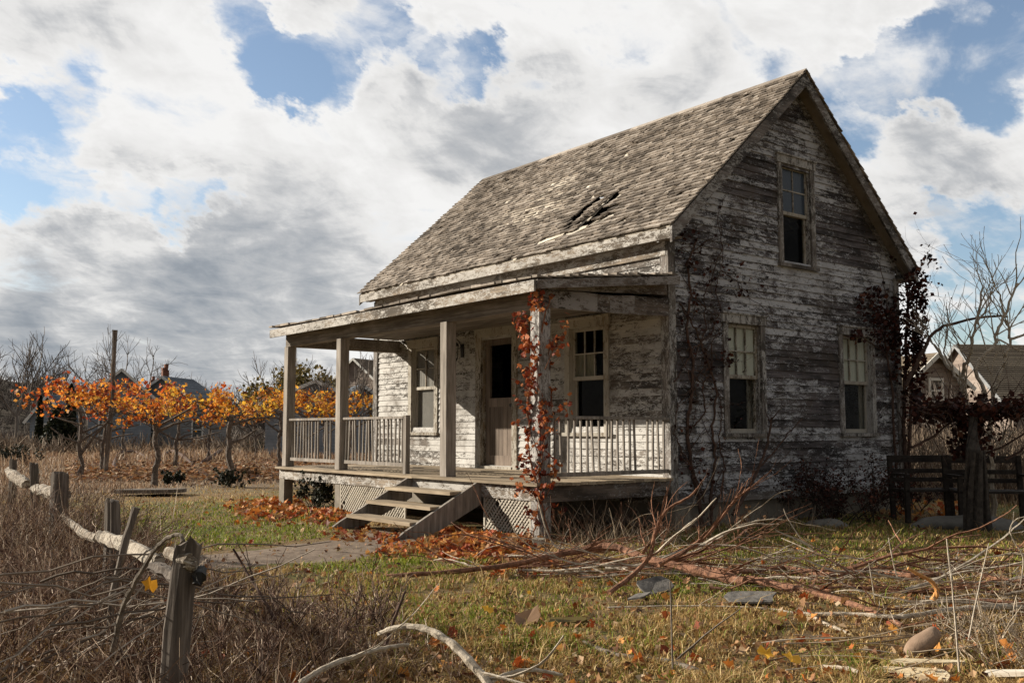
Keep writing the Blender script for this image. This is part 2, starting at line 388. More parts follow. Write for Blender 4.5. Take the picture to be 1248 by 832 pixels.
mb.build('loose_shingle',M['shingle'],roof)
mb=MB()
for side in(1,-1):
    d=tdir if side>0 else tR; n=nrmL if side>0 else nR; y=-OV-.02
    while y<L+OV:
        l=uni(.5,1.2); y2=min(y+l,L+OV+.02)
        base=Vector((RX,0,RZ+.03+ (0.012 if side>0 else 0)))
        lo=[base+Vector((0,y,0))-d*.12,base+Vector((0,y,0)),base+Vector((0,y,0))+n*.014,base+Vector((0,y,0))-d*.12+n*.014]
        hi=[p+Vector((0,y2-.006-y,0)) for p in lo]; mb.hexa(lo,hi); y=y2
mb.build('ridge_cap',M['shingle'],roof)
# windows
def window(fr,rect,style,trim,upper=(2,3)):
    a,b,z0,z1=rect; mb=MB()
    fr.box(mb,a,a+c,.0,.042,z0+.05,z1-.005); fr.box(mb,b-c,b,.0,.042,z0+.05,z1-.005)
    fr.box(mb,a-.025,b+.025,.0,.055,z1-.10,z1+.02); fr.box(mb,a-.035,b+.035,.0,.075,z1+.02,z1+.045)
    fr.box(mb,a-.03,b+.03,-.1,.075,z0,z0+.05)
    ia,ib,iz0,iz1=a+c,b-c,z0+.05,z1-.10
    for x0,x1 in((ia-.012,ia+.008),(ib-.008,ib+.012)): fr.box(mb,x0,x1,-.115,.005,iz0,iz1)
    fr.box(mb,ia,ib,-.115,.005,iz1-.01,iz1+.01)
    w=mb.build('window',trim,house)
    zm=(iz0+iz1)/2+.02
    def sash(n,za,zb,nc,nr,name,rail=.05):
        mb=MB(); x0,x1=ia+.01,ib-.01; s=.04
        fr.box(mb,x0,x0+s,n-.035,n,za,zb); fr.box(mb,x1-s,x1,n-.035,n,za,zb)
        fr.box(mb,x0+s,x1-s,n-.035,n,za,za+rail); fr.box(mb,x0+s,x1-s,n-.035,n,zb-.04,zb)
        for i in range(1,nc):
            x=x0+s+(x1-x0-2*s)*i/nc; fr.box(mb,x-.009,x+.009,n-.03,n-.004,za+rail,zb-.04)
        for j in range(1,nr):
            z=za+rail+(zb-.04-za-rail)*j/nr; fr.box(mb,x0+s,x1-s,n-.031,n-.003,z-.009,z+.009)
        mb.build(name,M['cream'],w)
        return x0+s,x1-s,za+rail,zb-.04
    p=sash(-.025,zm-.02,iz1-.012,upper[1],upper[0],'upper_sash')
    mb=MB(); fr.box(mb,p[0],p[1],-.045,-.041,p[2],p[3]); mb.build('pane',M['glassb'] if style=='attic' else M['glass'],w)
    q=sash(-.062,iz0+.003,zm+.015,1,1,'lower_sash',.06)
    mb=MB(); fr.box(mb,q[0],q[1],-.082,-.078,q[2],q[3]); mb.build('pane',M['glassd'],w)
    if style in('blind','cloth','part'):
        mb=MB(); k=28; x0,x1=p[0]-.02,p[1]+.02
        if style=='part': x0+=.22
        za=p[2]-.02 if style=='blind' else p[2]-.02
        vs=[]
        for i in range(k+1):
            x=x0+(x1-x0)*i/k; n=-.062+.004*math.sin(i*1.7)+uni(-.002,.002)
            vs.append((fr.p(x,n,za),fr.p(x,n,p[3]+.02 if style!='part' else (p[2]+p[3])/2)))
        for i in range(k):
            mb.hexa([vs[i][0],vs[i+1][0],vs[i+1][0]-fr.n*.003,vs[i][0]-fr.n*.003],[vs[i][1],vs[i+1][1],vs[i+1][1]-fr.n*.003,vs[i][1]-fr.n*.003])
        mb.build('window_shade',M['shade'] if style=='blind' else M['greycloth'] if style=='cloth' else M['palecloth'],w)
    if style=='cloth':
        mb=MB(); fr.box(mb,q[0]+.07,q[1]+.01,-.10,-.093,q[2]-.02,q[3]+.1); mb.build('drape',M['greycloth'],w)
    if style in('blind','drape'):
        mb=MB(); x1=q[1]-.0; fr.box(mb,x1-.085,x1+.02,-.13,-.115,q[2]-.03,q[3]+.1); mb.build('drape',M['cream'],w)
    return w
tag(window(FG,winG[0],'blind',M['trimz']),'nearer ground floor gable window with six pale panes above a dark lower sash')
tag(window(FG,winG[1],'blind',M['trimz']),'farther ground floor gable window beside the leafy corner creeper')
tag(window(FG,winG[2],'attic',M['trimz'],(2,2)),'attic window with four blue grey panes')
tag(window(FF,winF[0],'cloth',M['cream'],(2,2)),'porch window left of the door')
tag(window(FF,winF[1],'part',M['cream'],(2,3)),'porch window right of the door behind the creeper post')
# fabric in the lower half of the left porch window
# door
mb=MB(); a,b,z0,z1=doorF
FF.box(mb,a,a+.12,.0,.045,z0,z1-.12); FF.box(mb,b-.15,b,.0,.045,z0,z1-.12); FF.box(mb,a-.02,b+.02,.0,.055,z1-.12,z1+.03)
FF.box(mb,3.20,3.225,-.115,.005,z0,2.74); FF.box(mb,4.015,4.04,-.115,.005,z0,2.74); FF.box(mb,3.22,4.02,-.1,.06,z0,z0+.04); FF.box(mb,3.225,4.015,-.115,.004,2.72,2.745)
mb.build('door_frame',M['cream'],house)
mb=MB(); x0,x1=3.24,4.0; n0,n1=-.09,-.045
FF.box(mb,x0,x0+.1,n0,n1,.70,2.71); FF.box(mb,x1-.1,x1,n0,n1,.70,2.71); FF.box(mb,x0+.1,x1-.1,n0,n1,.70,.86); FF.box(mb,x0+.1,x1-.1,n0,n1,1.62,1.76); FF.box(mb,x0+.1,x1-.1,n0,n1,2.60,2.71)
for i in range(5):
    s0=x0+.1+(x1-x0-.2)*i/5; s1=x0+.1+(x1-x0-.2)*(i+1)/5; FF.box(mb,s0+.003,s1-.003,n0+.008,n1-.012,.86,1.62)
dr=mb.build('door',wood('door_wood',(.07,.055,.045),(.17,.135,.11),(.27,.22,.185),2,24),house)
mb=MB(); FF.box(mb,x0+.03,x0+.07,n1,n1+.012,1.55,1.72); mb.tube([FF.p(x0+.05,n1+.01,1.64),FF.p(x0+.05,n1+.06,1.64)],[.012,.028],8); mb.build('door_knob',M['iron'],dr)
# lantern
mb=MB(); Y,Z=4.56,2.55
FF.box(mb,Y-.035,Y+.035,.02,.04,Z-.1,Z+.12); mb.tube([FF.p(Y,.04,Z+.06),FF.p(Y,.10,Z+.17),FF.p(Y,.16,Z+.20),FF.p(Y,.17,Z+.15)],.008,6)
o=FF.p(Y,.17,0)
mb.tube([o+Vector((0,0,Z+.15)),o+Vector((0,0,Z+.12)),o+Vector((0,0,Z+.08))],[.012,.05,.068],6); mb.tube([o+Vector((0,0,Z-.12)),o+Vector((0,0,Z-.15)),o+Vector((0,0,Z-.19))],[.05,.035,.008],6)
for k in range(6):
    a=math.pi/3*k; mb.tube([o+Vector((.055*math.cos(a),.055*math.sin(a),Z+.08)),o+Vector((.042*math.cos(a),.042*math.sin(a),Z-.13))],.005,4)
ln=mb.build('porch_lantern',M['iron'],house)
mb=MB(); mb.tube([o+Vector((0,0,Z+.075)),o+Vector((0,0,Z-.125))],[.048,.038],6); mb.build('lantern_glass',M['glass'],ln)
# ------------------------------------------------------------------ PORCH
PD,PL=2.20,6.79
mb=MB(); y=-.06; 
# deck boards run from the wall outwards? they run along the front
nbd=17; bw=(PD+.04)/nbd
for i in range(nbd):
    x1=-.03-i*bw; x0=x1-bw+.006; y=-.07
    while y<PL+.02:
        e=min(y+uni(1.8,3.6),PL+.03)
        if e>PL-.6: e=PL+.03
        dz=uni(-.004,.004); mb.box((x0,y,ZF-.035+dz),(x1,e-.004,ZF+dz)); y=e
deck=mb.build('porch_deck',M['deck'],house)
mb=MB(); mb.box((-PD+.01,-.035,.45),(-PD+.05,PL,.618)); f_=mb.build('deck_fascia',M['trimy'],house)
mb=MB(); mb.box((-PD+.05,-.04,.44),(-.02,.0,.618)); mb.build('deck_fascia',M['beamx'],house)
for yy in(1.2,2.4,3.6,4.8,6.0,PL-.04): mb=MB(); mb.box((-PD+.05,yy,.47),(-.05,yy+.04,.617)); mb.build('deck_joist',M['beam'],house)
# posts
def post(y,x=-2.10,w=.15,z0=ZF,z1=2.66,mat='post'):
    mb=MB(); sx,sy=uni(-.012,.012),uni(-.018,.018); mb.hexa([(x-w/2,y-w/2,z0),(x+w/2,y-w/2,z0),(x+w/2,y+w/2,z0),(x-w/2,y+w/2,z0)],[(x+sx-w/2,y+sy-w/2,z1),(x+sx+w/2,y+sy-w/2,z1),(x+sx+w/2,y+sy+w/2,z1),(x+sx-w/2,y+sy+w/2,z1)]); p=mb.build('porch_post',M[mat],house)
    bv=p.modifiers.new('b','BEVEL'); bv.width=.008; bv.segments=1; return p
post(6.66); post(4.80); post(1.93,w=.155)
corner_post=post(.06,w=.17,z0=-.1,mat='trimz'); tag(corner_post,'white flaking corner post wrapped in red creeper')
mb=MB(); mb.box((-2.2,6.58,-.2),(-2.04,6.76,.45)); mb.build('pier',M['conc'],house)
mb=MB(); mb.box((-2.17,4.72,-.2),(-2.02,4.86,.45)); mb.build('pier',M['conc'],house)
mb=MB(); mb.box((-.06,-.12,-.1),(.22,.03,.30)); mb.build('pier',M['conc'],house)
# beams
def zr(x): return 2.90+(x+2.38)*.115    # underside of porch roof
mb=MB(); mb.box((-2.17,-.0,2.65),(-2.03,PL-.1,2.875)); mb.build('porch_beam',M['beam'],house)
mb=MB(); mb.box((-2.03,6.55,2.65),(-.02,6.69,2.86)); mb.build('porch_beam',M['beam'],house)
# sagging, peeling end beam
mb=MB(); xs=[-2.14+i*.21 for i in range(11)]
for i in range(10):
    xa,xb=xs[i],xs[i+1]; fa=lambda x:2.66+.045*((x+2.14)/2.1)**2; ga=lambda x: 2.86+.075*max(0,(x+2.14)/2.1)**1.3+.008*math.sin(x*7)
    mb.hexa([(xa,-.055,fa(xa)),(xb,-.055,fa(xb)),(xb,-.01,fa(xb)),(xa,-.01,fa(xa))],[(xa,-.055,ga(xa)),(xb,-.055,ga(xb)),(xb,-.01,ga(xb)),(xa,-.01,ga(xa))])
tag(mb.build('porch_beam',M['beamx'],house),'peeling grey end beam sagging below the porch roof')
mb=MB(); mb.hexa([(-2.3,-.035,2.86),(-.06,-.035,2.98),(-.06,-.0,2.98),(-2.3,-.0,2.86)],[(-2.3,-.035,zr(-2.3)),(-.06,-.035,zr(-.06)+.0),(-.06,-.0,zr(-.06)),(-2.3,-.0,zr(-2.3))]); mb.build('end_panel',M['beamx'],house)
# porch roof
def fP(s,t,n):
    d=Vector((1,0,.115)).normalized(); return Vector((-2.40,s,2.945+.012*math.sin(s*1.1)))+d*t+Vector((0,0,n))
mb=MB(); lo=[Vector((-2.38,-.20,2.90)),Vector((-.02,-.20,zr(-.02))),Vector((-.02,PL,zr(-.02))),Vector((-2.38,PL,2.90))]
mb.hexa(lo,[p+Vector((0,0,.035)) for p in lo]); pr=mb.build('porch_roof',M['soffit'],house)
mb=MB(); shingles(mb,fP,-.24,PL+.03,2.36,expo=.16,wmean=.2,warp=1.5); mb.build('shingles',M['shingle'],pr)
mb=MB(); mb.box((-2.415,-.21,2.80),(-2.385,PL+.01,2.93)); mb.build('fascia',M['trimy'],pr)
mb=MB(); mb.hexa([(-2.38,-.235,2.83),(-.03,-.235,2.83+.27),(-.03,-.205,3.10),(-2.38,-.205,2.83)],[(-2.38,-.235,2.935),(-.03,-.235,3.205),(-.03,-.205,3.205),(-2.38,-.205,2.935)]); mb.build('end_fascia',M['beamx'],pr)
mb=MB(); mb.hexa([(-2.38,PL,2.83),(-.03,PL,3.10),(-.03,PL+.03,3.10),(-2.38,PL+.03,2.83)],[(-2.38,PL,2.935),(-.03,PL,3.205),(-.03,PL+.03,3.205),(-2.38,PL+.03,2.935)]); mb.build('end_fascia',M['trimx'],pr)
mb=MB(); 
for i in range(11): 
    x0=-2.03+i*.18; mb.box((x0,.02,2.872),(x0+.174,6.54,2.888))
mb.build('ceiling',M['beam'],pr)
# railings
def railing(p0,p1,n,zt=1.43,zb=.80,mat='post',endpost=None):
    p0=Vector(p0);p1=Vector(p1); d=p1-p0; mb=MB()
    mb.bar(p0+Vector((0,0,zt)),p1+Vector((0,0,zt)),.085,.035); r=mb.build('railing',M[mat],house)
    mb=MB(); mb.bar(p0+Vector((0,0,zb-.02)),p1+Vector((0,0,zb-.02)),.045,.05); mb.build('bottom_rail',M[mat],r)
    for i in range(n):
        q=p0+d*((i+.6)/(n+.2))+Vector((uni(-.006,.006),uni(-.006,.006),0)); mb=MB(); t=.011
        ti=Vector((uni(-.012,.012),uni(-.022,.022) if abs(d.y)>.5 else 0,0)); ti.x+=uni(-.022,.022) if abs(d.x)>.5 else 0
        if rnd()<.04: continue
        lo=[q+Vector((i_*t,j*t,zb+.005)) for i_,j in((-1,-1),(1,-1),(1,1),(-1,1))]; hi=[q+ti+Vector((i_*t,j*t,zt-.018)) for i_,j in((-1,-1),(1,-1),(1,1),(-1,1))]
        mb.hexa(lo,hi); mb.build('baluster',M['post'],r)
    if endpost:
        mb=MB(); e=Vector(endpost); mb.box((e.x-.035,e.y-.035,ZF),(e.x+.035,e.y+.035,zt+.03)); mb.build('newel',M['post'],r)
railing((-2.10,6.58,0),(-2.10,4.88,0),16); railing((-2.10,4.72,0),(-2.10,2.98,0),17,endpost=(-2.10,2.94,0))
railing((-2.0,.0,0),(-.06,.0,0),19,zt=1.40,zb=.76)
# stairs
st=[]
yA,yB=1.10,2.66
def stringer(y):
    mb=MB(); t=.045
    pts=[(-2.19,.655),(-2.19,.36),(-3.1,-.06),(-3.33,-.06),(-3.36,.04),(-3.26,.10)]
    n=len(pts)
    b=len(mb.v)
    for yy in(y-t/2,y+t/2):
        for x,z in pts: mb.v.append((x,yy,z))
    mb.f.append(tuple(range(n))); mb.f.append(tuple(range(2*n-1,n-1,-1)))
    for i in range(n): j=(i+1)%n; mb.f.append((j,i,i+n,j+n))
    return mb
stair=None
mb=stringer(yA); stair=mb.build('steps',M['post'],house)
stringer(yB).build('stringer',M['post'],stair)
for i,(x,z) in enumerate(((-3.04,.15),(-2.76,.315),(-2.48,.48))):
    mb=MB(); dz=uni(-.012,.012); mb.hexa([(x-.14,yA+.024,z),(x+.12,yA+.024,z),(x+.12,yB-.024,z+dz),(x-.14,yB-.024,z+dz)],[(x-.14,yA+.024,z+.04),(x+.12,yA+.024,z+.04),(x+.12,yB-.024,z+.04+dz),(x-.14,yB-.024,z+.04+dz)])
    mb.build('tread',M['deck'],stair)
# lattice
def lattice(y0,y1,z0,z1,x=-2.165):
    mb=MB(); s=.062; h=z1-z0; w=y1-y0
    for sgn in(1,-1):
        k=-h
        while k<w:
            a0=k; a1=k+h; 
            ta=max(0,-a0/h); tb=min(1,(w-a0)/h)
            if tb>ta+.02 and rnd()>.04:
                ya,yb=a0+h*ta,a0+h*tb
                if sgn<0: ya,yb=w-ya,w-yb
                xx=x+(.004 if sgn>0 else -.004)
                mb.bar((xx,y0+ya,z0+h*ta),(xx,y0+yb,z0+h*tb),.007,.020,up=(0,-1,1) if sgn>0 else (0,1,1))
            if False: pass
            k+=s*uni(.93,1.07)
    o=mb.build('lattice_panel',M['lat'],house)
    mb=MB(); 
    mb.box((x-.012,y0-.03,z0-.02),(x+.012,y0,z1)); mb.box((x-.012,y1,z0-.02),(x+.012,y1+.03,z1)); mb.build('batten',M['lat'],o)
M['lat']=paint('lattice_paint',2,.38,white=(.50,.46,.39),bare=(.24,.20,.16),patch=.2,grime=.3)
lattice(.17,1.02,.06,.45); lattice(2.86,4.66,.06,.45)
# ------------------------------------------------------------------ ground
def inhouse(x,y): return (-2.1<x<W and -.0<y<L) 
path_up=[G(*q) for q in((475,640),(440,645),(395,656),(330,664),(250,672),(150,690))]
path_lo=[G(*q) for q in((520,664),(470,676),(400,686),(330,694),(270,701),(150,730))]
pathpoly=[(p.x,p.y) for p in path_up]+[(p.x,p.y) for p in reversed(path_lo)]
def gh(x,y):
    if x*x+y*y>200**2: return 0
    d=1 if (x<-2.4 or y<-.3) else .2
    return d*(.035*noise.noise(Vector((x*.6,y*.6,0)))+.018*noise.noise(Vector((x*2.1,y*2.1,4))))
def grid(xs,ys,name,mat,hf,kind='structure'):
    v=[(x,y,hf(x,y)) for y in ys for x in xs]; n=len(xs); f=[(j*n+i,j*n+i+1,(j+1)*n+i+1,(j+1)*n+i) for j in range(len(ys)-1) for i in range(n-1)]
    me=bpy.data.meshes.new(name); me.from_pydata(v,[],f); me.materials.append(mat); o=bpy.data.objects.new(name,me); COL.objects.link(o); tag(o,kind=kind)
    me.polygons.foreach_set('use_smooth',[True]*len(me.polygons)); return o
def groundmat():  # soil, thatch and matted grass
    m,nt,b=newmat('ground_soil_and_thatch'); c=coords(nt)
    n1=noi(nt,c,.45,6,.65); n2=noi(nt,c,5,8,.75); n3=noi(nt,c,38,5,.7)
    soil=ramp(nt,[(.3,(.07,.042,.022)),(.5,(.22,.145,.07)),(.7,(.38,.27,.13))]); nt.links.new(mth(nt,'ADD',mth(nt,'MULTIPLY',n2,.55),mth(nt,'MULTIPLY',n3,.45)),soil.inputs[0])
    gr=ramp(nt,[(.3,(.05,.055,.015)),(.55,(.13,.13,.035)),(.75,(.25,.20,.08))]); nt.links.new(n3,gr.inputs[0])
    col=mixc(nt,ss(nt,mth(nt,'ADD',mth(nt,'MULTIPLY',n1,.7),mth(nt,'MULTIPLY',n2,.3)),.47,.58),soil.outputs[0],gr.outputs[0])
    # beyond the lawn: dry field
    sp=nt.nodes.new('ShaderNodeSeparateXYZ'); nt.links.new(c,sp.inputs[0])
    far=ss(nt,mth(nt,'ADD',sp.outputs[1],mth(nt,'MULTIPLY',n1,4.0)),11.5,15)
    fld=ramp(nt,[(.3,(.10,.07,.045)),(.5,(.20,.15,.10)),(.7,(.30,.24,.165))]); nt.links.new(mth(nt,'ADD',mth(nt,'MULTIPLY',n2,.7),mth(nt,'MULTIPLY',n1,.3)),fld.inputs[0])
    col=mixc(nt,far,col,fld.outputs[0])
    nt.links.new(col,b.inputs['Base Color']); b.inputs['Roughness'].default_value=.95
    bump(nt,b,mth(nt,'ADD',n2,n3),.8,.04); return m
def axis(lo,hi,a,b,st):
    xs=list(np.arange(a,b,st)); s=st; x=a
    left=[];
    while x>lo: s*=1.35; x-=s; left.append(x)
    s=st; x=xs[-1]; right=[]
    while x<hi: s*=1.35; x+=s; right.append(x)
    return left[::-1]+xs+right
grid(axis(-900,900,-9,7,.16),axis(-600,1400,-8,13,.16),'ground',groundmat(),gh)
mb=MB(); n=24
def lerp_poly(P,t):
    k=t*(len(P)-1); i=min(int(k),len(P)-2); return P[i].lerp(P[i+1],k-i)
K=5
for i in range(n+1):
    a=lerp_poly(path_up,i/n); b=lerp_poly(path_lo,i/n)
    w1,w2=.08*noise.noise(a*2.0),.08*noise.noise(b*2.2)
    for k in range(K):
        p=a.lerp(b,min(1,max(0,k/(K-1)+(w1 if k==0 else w2 if k==K-1 else 0)))); mb.v.append((p.x,p.y,gh(p.x,p.y)+(.012 if 0<k<K-1 else -.012)))
for i in range(n):
    for k in range(K-1): a=i*K+k; mb.f.append((a,a+1,a+K+1,a+K))
tag(mb.build('path',plain('packed_dirt',(.13,.095,.07),(.27,.21,.16),7,.95,.9),smooth=True),kind='structure')
#@@PART2@@
# ------------------------------------------------------------------ sky and sun
SUN=Vector((-2.02,2.60,1.25)).normalized()
def world():
    w=bpy.data.worlds.new('World'); bpy.context.scene.world=w; w.use_nodes=True; nt=w.node_tree; nt.nodes.clear()
    out=nt.nodes.new('ShaderNodeOutputWorld'); sky=nt.nodes.new('ShaderNodeTexSky'); sky.sky_type='NISHITA'; sky.sun_disc=False
    sky.sun_elevation=math.asin(SUN.z); sky.sun_rotation=math.atan2(SUN.x,SUN.y); sky.air_density=1.0; sky.dust_density=.7; sky.ozone_density=2.0
    bg=nt.nodes.new('ShaderNodeBackground'); bg.inputs[1].default_value=SKY_STR
    nt.links.new(sky.outputs[0],bg.inputs[0])
    tc=nt.nodes.new('ShaderNodeTexCoord'); vec=tc.outputs['Generated']
    # cloud-deck coordinates: direction projected on a high plane
    sp=nt.nodes.new('ShaderNodeSeparateXYZ'); nt.links.new(vec,sp.inputs[0])
    z=mth(nt,'ADD',mth(nt,'MAXIMUM',sp.outputs[2],0.0),.16)
    cb=nt.nodes.new('ShaderNodeCombineXYZ'); nt.links.new(mth(nt,'DIVIDE',sp.outputs[0],z),cb.inputs[0]); nt.links.new(mth(nt,'DIVIDE',sp.outputs[1],z),cb.inputs[1])
    n1=noi(nt,cb.outputs[0],1.5,10,.58,None,.35); n2=noi(nt,cb.outputs[0],5.0,10,.62,None,.5); n3=noi(nt,cb.outputs[0],.9,8,.6,None,.3)
    # streaky coordinates: the cloud bands run down to the right across this part of the sky
    e1=(RT*.88-UP*.47).normalized(); e2=(RT*.47+UP*.88).normalized(); cs=nt.nodes.new('ShaderNodeCombineXYZ')
    for i,(e,k) in enumerate(((e1,.60),(e2,1.0),(FW,.6))):
        dq=nt.nodes.new('ShaderNodeVectorMath'); dq.operation='DOT_PRODUCT'; nt.links.new(vec,dq.inputs[0]); dq.inputs[1].default_value=e*k; nt.links.new(dq.outputs['Value'],cs.inputs[i])
    ns=noi(nt,cs.outputs[0],9,9,.60,None,.5); nb=noi(nt,cs.outputs[0],4.2,7,.55,None,.4)
    # direction jitter
    nc=nt.nodes.new('ShaderNodeTexNoise'); nc.inputs['Scale'].default_value=7; nc.inputs['Detail'].default_value=7; nc.inputs['Roughness'].default_value=.62; nt.links.new(cs.outputs[0],nc.inputs['Vector'])
    v1=nt.nodes.new('ShaderNodeVectorMath'); v1.operation='SUBTRACT'; nt.links.new(nc.outputs['Color'],v1.inputs[0]); v1.inputs[1].default_value=(.5,.5,.5)
    v2=nt.nodes.new('ShaderNodeVectorMath'); v2.operation='SCALE'; v2.inputs['Scale'].default_value=.30; nt.links.new(v1.outputs[0],v2.inputs[0])
    v3=nt.nodes.new('ShaderNodeVectorMath'); v3.operation='ADD'; nt.links.new(vec,v3.inputs[0]); nt.links.new(v2.outputs[0],v3.inputs[1])
    v4=nt.nodes.new('ShaderNodeVectorMath'); v4.operation='NORMALIZE'; nt.links.new(v3.outputs[0],v4.inputs[0]); jv=v4.outputs[0]
    def blobs(lst):
        acc=None
        for u,v,r,wt in lst:
            d=ray(u,v).normalized(); dp=nt.nodes.new('ShaderNodeVectorMath'); dp.operation='DOT_PRODUCT'; nt.links.new(jv,dp.inputs[0]); dp.inputs[1].default_value=d
            x=ss(nt,dp.outputs['Value'],math.cos(r/1184*1.15),math.cos(r/1184*.2)); x=mth(nt,'MULTIPLY',x,wt)
            acc=x if acc is None else mth(nt,'ADD',acc,x)
        return acc
    holes=blobs([(300,15,60,1),(350,60,65,1),(385,110,50,1),(440,35,70,1),(520,75,55,.9),(590,105,55,.9),(640,112,45,.6),(720,20,60,.4),(60,125,60,.7),(20,140,50,.6),(110,180,40,.6),
        (20,228,55,.8),(90,240,50,.9),(170,255,40,.8),(235,270,38,.8),(280,282,25,.4),(460,205,30,.25),(1190,45,95,1),(1110,80,80,1),(1050,125,75,.9),(960,95,60,.5),(900,50,60,.35),(1248,80,80,.9),(850,15,50,.4),
        (1160,325,60,.9),(1220,330,70,.95),(1130,370,50,.6),(1240,360,50,.6),(470,140,30,.3)])
    holes=mth(nt,'MINIMUM',holes,1.05)
    gray=blobs([(60,355,90,.9),(180,370,110,1),(330,360,120,1),(420,330,80,.5),(60,60,60,.35),(100,60,60,.3),(30,310,60,.5),(400,225,60,.35),(520,260,80,.45),(640,200,90,.5),(700,170,100,.5),(760,60,120,.45),(1080,240,140,.75),(1190,200,120,.7),(1248,280,90,.6),(1150,420,80,.4),(250,150,100,.3),(350,230,60,.4),(560,180,80,.35),(900,60,120,.5),(120,440,120,.35),(300,420,130,.7),(80,410,60,.3),(20,375,80,.6)])
    den=mth(nt,'ADD',mth(nt,'MULTIPLY',mth(nt,'SUBTRACT',n1,.5),1.1),mth(nt,'MULTIPLY',mth(nt,'SUBTRACT',n2,.5),.9))
    den=mth(nt,'ADD',den,mth(nt,'MULTIPLY',mth(nt,'SUBTRACT',ns,.5),1.7))
    den=mth(nt,'SUBTRACT',mth(nt,'ADD',den,.50),mth(nt,'MULTIPLY',holes,.66))
    cov=mth(nt,'ADD',mth(nt,'MULTIPLY',ss(nt,den,-.27,.30),.92),.06)
    den2=mth(nt,'MINIMUM',den,.9)
    sh=mth(nt,'ADD',mth(nt,'MULTIPLY',gray,.30),mth(nt,'MULTIPLY',mth(nt,'SUBTRACT',nb,.5),1.2)); sh=mth(nt,'ADD',sh,mth(nt,'MULTIPLY',mth(nt,'SUBTRACT',n2,.5),.5)); sh=mth(nt,'ADD',sh,mth(nt,'MULTIPLY',mth(nt,'SUBTRACT',ns,.5),.7))
    sh=mth(nt,'ADD',sh,.06)
    sh=mth(nt,'ADD',sh,mth(nt,'MULTIPLY',mth(nt,'SUBTRACT',den2,.42),.42))
    r=ramp(nt,[(0,(.95,.94,.925)),(.30,(.82,.81,.795)),(.55,(.53,.54,.555)),(.85,(.33,.36,.40)),(1,(.27,.30,.34))]); nt.links.new(sh,r.inputs[0])
    cl=nt.nodes.new('ShaderNodeBackground'); nt.links.new(r.outputs[0],cl.inputs[0])
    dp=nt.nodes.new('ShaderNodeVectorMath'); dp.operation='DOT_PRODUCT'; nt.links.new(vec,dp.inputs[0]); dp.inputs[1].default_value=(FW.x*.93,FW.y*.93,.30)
    near=ss(nt,dp.outputs['Value'],.15,.80)   # clouds outside the view are dimmed by hand to weaken the fill light
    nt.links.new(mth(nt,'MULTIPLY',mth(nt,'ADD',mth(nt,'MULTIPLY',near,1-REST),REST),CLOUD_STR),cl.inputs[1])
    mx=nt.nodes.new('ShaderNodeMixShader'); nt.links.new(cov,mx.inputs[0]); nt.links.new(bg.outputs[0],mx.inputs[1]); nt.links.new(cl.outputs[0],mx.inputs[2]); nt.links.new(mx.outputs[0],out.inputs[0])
    w.cycles.sampling_method='MANUAL'; w.cycles.sample_map_resolution=512
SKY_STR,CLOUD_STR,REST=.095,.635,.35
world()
sl_=bpy.data.lights.new('sun','SUN'); sl_.energy=5.0; sl_.angle=math.radians(.5); sl_.color=(1,.90,.75)
so=bpy.data.objects.new('sun',sl_); COL.objects.link(so); so.rotation_euler=(-SUN).to_track_quat('-Z','Y').to_euler()
sc=bpy.context.scene; sc.view_settings.view_transform='Standard'; sc.view_settings.look='None'; sc.view_settings.exposure=.62; sc.view_settings.gamma=1
sc.render.engine='CYCLES'; sc.cycles.max_bounces=5; sc.cycles.diffuse_bounces=3; sc.cycles.transparent_max_bounces=12; sc.cycles.use_denoising=True
# ------------------------------------------------------------------ plant and debris materials
def twigmat(name,stops,rough=.85):
    m,nt,b=newmat(name); isl=island(nt); r=ramp(nt,stops); nt.links.new(isl,r.inputs[0])
    n=noi(nt,coords(nt),25,4,.6); hs=nt.nodes.new('ShaderNodeHueSaturation'); nt.links.new(r.outputs[0],hs.inputs['Color'])
    nt.links.new(mth(nt,'ADD',mth(nt,'MULTIPLY',n,1.1),.45),hs.inputs['Value']); nt.links.new(hs.outputs[0],b.inputs['Base Color']); b.inputs['Roughness'].default_value=rough
    return m
M['bark']=plain('grey_bark',(.07,.058,.046),(.26,.22,.18),14,.9,.8)
M['barkd']=plain('dark_bark',(.035,.028,.022),(.12,.095,.075),14,.9,.8)
M['barkr']=plain('red_bark',(.06,.028,.018),(.40,.20,.12),26,.75,.9)
M['barkp']=plain('pale_bark',(.25,.20,.145),(.64,.57,.47),22,.8,.8)
M['vinebark']=plain('dark_vine_bark',(.035,.022,.018),(.14,.085,.065),18,.85,.8)
M['twig_far']=twigmat('bare_twigs_far',[(0,(.06,.05,.045)),(.5,(.13,.11,.095)),(1,(.22,.19,.17))])
M['twig_pale']=twigmat('bare_twigs_pale',[(0,(.14,.12,.10)),(.5,(.30,.27,.23)),(1,(.46,.42,.36))])
M['brush']=twigmat('dead_brush',[(0,(.06,.038,.028)),(.3,(.17,.105,.072)),(.6,(.30,.20,.135)),(.82,(.45,.34,.24)),(1,(.64,.55,.43))])
M['lawn']=leafmat('green_blades',[(0,(.07,.10,.010)),(.4,(.16,.22,.02)),(.75,(.28,.32,.04)),(1,(.42,.38,.10))],.3)
M['dry']=leafmat('dry_blades',[(0,(.14,.075,.028)),(.3,(.31,.185,.065)),(.6,(.47,.32,.12)),(1,(.66,.51,.26))],.3)
M['field']=leafmat('field_blades',[(0,(.14,.08,.05)),(.4,(.28,.18,.115)),(.8,(.41,.29,.19)),(1,(.55,.43,.30))],.3)
M['orange']=leafmat('orange_leaves',[(0,(.11,.035,.018)),(.2,(.30,.08,.02)),(.42,(.54,.16,.022)),(.66,(.68,.29,.035)),(.85,(.74,.43,.07)),(1,(.25,.13,.05))],.5,hue=.04)
